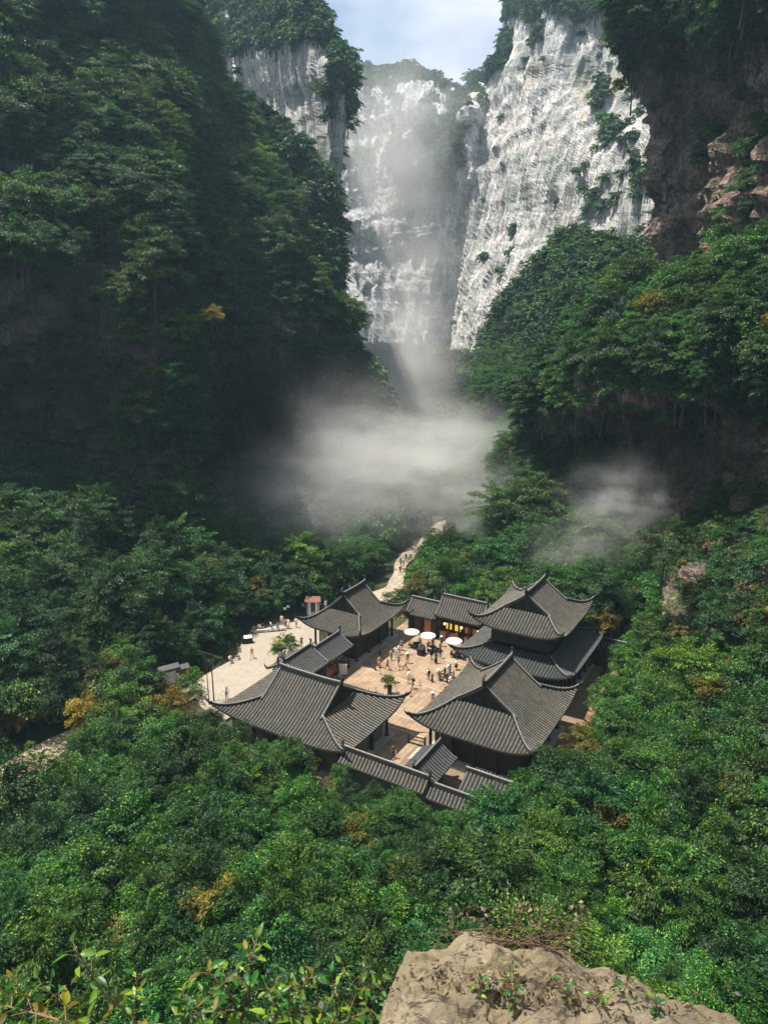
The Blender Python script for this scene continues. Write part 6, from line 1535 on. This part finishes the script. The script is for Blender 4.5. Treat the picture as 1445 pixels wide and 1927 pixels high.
def place_words(zn, u, v):
    if zn == 'floor':
        if v < 1130: return 'behind the plaza, left of the far path' if u < 690 else 'behind the lit shops' if u < 1000 else 'behind the two-tier hall, to its right'
        if v < 1300: return 'left of the plaza' if u < 600 else 'right of the two-tier hall' if u < 1270 else 'at the right edge, level with the courtyard'
        if v < 1450: return 'between flagstone path and front left hall' if u < 700 else 'right of the front right hall' if u < 1250 else 'at the right edge, level with the front wall'
        if v < 1570: return 'near the flagstone path' if u < 230 else 'below the front left hall' if u < 650 else 'below the front wall' if u < 960 else 'below the front right hall' if u < 1200 else 'at the right edge below the halls'
        if v < 1700: return 'in the left part of the lower grove' if u < 480 else 'in the middle of the lower grove' if u < 960 else 'in the right part of the lower grove'
        return 'above the leafy twigs, bottom left' if u < 380 else 'just left above the boulder' if u < 860 else 'just above the boulder' if u < 1150 else 'right of the boulder'
    band = {'left cliff': (180, 380, 560, 900), 'right cliff': (200, 560, 760, 980)}.get(zn, (120, 300, 560, 800)); k = sum(v > q for q in band)
    side = {'left cliff': ((150, 320, 480), ('far left', 'left', 'middle', 'inner')), 'right cliff': ((1150, 1300), ('inner', 'middle', 'outer'))}.get(zn, ((), ('',)))
    j = sum(u > q for q in side[0]); return ('%s %s' % (side[1][j], ('top', 'upper part', 'middle height', 'lower part', 'foot')[k])).strip()
SHORTL = {'left cliff': ('shaded left cliff', 'dark green'), 'right cliff': ('brown right cliff', 'green'), 'right slope': ('slope under the white cliff', 'hazy green'), 'left spur': ('misty spur', 'hazy'),
          'left far cliff': ('far left cliff', 'pale'), 'far head': ('head of the gorge', 'hazy'), 'right far cliff': ('white cliff', 'hazy green')}
LOOK = {'bamboo_like_tree': 'feathery tree', 'yellowing_tree': 'yellow tree', 'broadleaf_tree': 'broad-leaved tree', 'layered_tree': 'tiered slim tree', 'shrub': 'low shrub', 'round_leaved_tree': 'round-leaved tree', 'conifer': 'conifer'}
def single_labels(top):
    g = {}
    for i in top:
        k, x, y, z, r_, s_, zn = POS[i]; u, v, d = project(np.array([[x, y, z + KIND[k]['zc'] * s_]])); g.setdefault((zn, place_words(zn, u[0], v[0]), LOOK[KIND[k]['name']]), []).append((u[0], i))
    out = {}
    for (zn, pw, lk), L_ in g.items():
        L_.sort()
        for n, (u, i) in enumerate(L_):
            o_ = '' if len(L_) == 1 else ', leftmost' if n == 0 else ', rightmost' if n == len(L_) - 1 else ', %s from the left' % ORD[min(n, 19)]
            out[i] = ('%s %s%s' % (lk, pw, o_)) if zn == 'floor' else ('%s on the %s, %s%s' % (lk, SHORTL[zn][0], pw, o_))
    return out
def plant_all(budget=300):
    cnt = visible_sizes(); top = set(np.argsort(-cnt)[:budget].tolist()); top = {i for i in top if cnt[i] > 0}
    ng = gn_group(); zones = {}; SLB = single_labels(top)
    for i, (k, x, y, z, r, s, zn) in enumerate(POS):
        if i in top:
            K = KIND[k]; e = empty(K['name'], (x, y, z), r); e.scale = (s, s, s)
            tag(e, SLB[i], 'shrub' if K['name'] == 'shrub' else 'tree', GROUPS[zn] + (': ' + K['name'].replace('_', ' ') + 's'))
            link('crown', K['crown'], e); link('trunk', K['trunk'], e)
        else: zones.setdefault(zn, []).append(i)
    for zn, ids in zones.items():
        V = np.array([[POS[i][1], POS[i][2], POS[i][3]] for i in ids], np.float32)
        me = bpy.data.meshes.new(MASSNAME[zn][0]); me.vertices.add(len(V)); me.vertices.foreach_set('co', V.ravel())
        for nm, ty, vals in (('rot', 'FLOAT', [POS[i][4] for i in ids]), ('scl', 'FLOAT', [POS[i][5] for i in ids]), ('vid', 'INT', [KIND[POS[i][0]]['i'] for i in ids])):
            a = me.attributes.new(nm, ty, 'POINT'); a.data.foreach_set('value', np.array(vals))
        me.update(); o = link(MASSNAME[zn][0], me); tag(o, MASSNAME[zn][1], 'trees', kind='stuff')
        md = o.modifiers.new('scatter', 'NODES'); md.node_group = ng
    print('PLANTS', len(POS), 'individual', len(top), {k: len(v) for k, v in zones.items()})
plant_all()

# ------------------------------------------------------------------ air and mist
ZTOP = max(float(P_[..., 2].max()) for P_, _, _ in SHEETS.values()) + 16
print('ZTOP', ZTOP)
def build_haze():
    m, nt, out = newmat('haze_air'); v = nt.nodes.new('ShaderNodeVolumePrincipled')
    v.inputs['Color'].default_value = (0.50, 0.78, 1.0, 1); v.inputs['Density'].default_value = 0.00022; v.inputs['Anisotropy'].default_value = 0.25
    nt.links.new(v.outputs[0], out.inputs['Volume'])
    mb = MB(); mb.box(-460, 460, -200, 720, -16, ZTOP)
    o = mb.build('haze', m); tag(o, 'thin blue haze filling the gorge', 'haze', kind='stuff')
build_haze()
def mist(label, c, r, dens, seed, scale, thr=(0.42, 0.7), rz=0.0):
    m, nt, out = newmat('mist_vapour'); N = nt.nodes.new; L = nt.links.new
    tc = N('ShaderNodeTexCoord')
    ln = N('ShaderNodeVectorMath'); ln.operation = 'LENGTH'; L(tc.outputs['Object'], ln.inputs[0])
    fo = N('ShaderNodeMapRange'); fo.inputs[1].default_value = 0.0; fo.inputs[2].default_value = 0.97; fo.inputs[3].default_value = 1; fo.inputs[4].default_value = 0; fo.interpolation_type = 'SMOOTHERSTEP'
    L(ln.outputs['Value'], fo.inputs[0])
    mp = N('ShaderNodeMapping'); mp.inputs['Location'].default_value = (seed * 3.1, seed * 1.7, seed); mp.inputs['Scale'].default_value = (1.5, 1.5, 1.9); L(tc.outputs['Object'], mp.inputs[0])
    nz = N('ShaderNodeTexNoise'); nz.inputs['Scale'].default_value = scale; nz.inputs['Detail'].default_value = 5; nz.inputs['Roughness'].default_value = 0.6; L(mp.outputs[0], nz.inputs['Vector'])
    mr = N('ShaderNodeMapRange'); mr.inputs[1].default_value = thr[0]; mr.inputs[2].default_value = thr[1]; L(nz.outputs[0], mr.inputs[0])
    m1 = N('ShaderNodeMath'); m1.operation = 'MULTIPLY'; L(fo.outputs[0], m1.inputs[0]); L(mr.outputs[0], m1.inputs[1])
    m2 = N('ShaderNodeMath'); m2.operation = 'MULTIPLY'; m2.inputs[1].default_value = dens; L(m1.outputs[0], m2.inputs[0])
    v = N('ShaderNodeVolumePrincipled'); v.inputs['Color'].default_value = (1, 1, 1, 1); v.inputs['Anisotropy'].default_value = 0.0; L(m2.outputs[0], v.inputs['Density']); L(v.outputs[0], out.inputs['Volume'])
    b = MB(); n1, n2 = 10, 16; prof = [(math.sin(math.pi * i / n1), -math.cos(math.pi * i / n1)) for i in range(n1 + 1)]
    b.lathe([(max(p, .001), z) for p, z in prof], n2)
    o = b.build('mist', m, loc=c, rot=(0, 0, rz)); o.scale = r; tag(o, label, 'mist', kind='stuff'); return o
mist('thick white mist bank hanging over the valley floor', tuple(atY(785, 858, 150)), (34, 15, 17), 0.19, 1, 1.5, (0.36, 0.80))
mist('soft white mist spreading left from the main bank', tuple(atY(700, 870, 138)), (30, 14, 24), 0.08, 3, 1.5, (0.38, 0.80))
mist('thin grey mist drifting along the dark left cave', tuple(atY(570, 930, 122)), (22, 11, 14), 0.06, 4, 1.5, (0.36, 0.72))
mist('small wisp of mist by the dark right cave', tuple(atY(1165, 945, 105)), (13, 7, 10), 0.12, 7, 1.7, (0.42, 0.72))
mist('mist rising from the bank towards the far wall', tuple(atY(742, 695, 225)), (30, 22, 34), 0.085, 9, 1.4, (0.32, 0.68))
mist('tall mist plume in front of the far cliff wall', tuple(atY(775, 560, 375)), (44, 20, 58), 0.09, 11, 1.5, (0.36, 0.66))
mist('pale high mist below the gorge rim', tuple(atY(760, 300, 385)), (56, 24, 66), 0.075, 15, 1.2, (0.34, 0.64))
mist('light mist veil over the trees behind the halls', tuple(atY(950, 960, 135)), (26, 14, 13), 0.075, 19, 1.3, (0.32, 0.7))
mist('thin mist rising beside the two-tier hall roof', tuple(atY(1085, 1050, 106)), (11, 6, 10), 0.10, 23, 1.4, (0.40, 0.7))
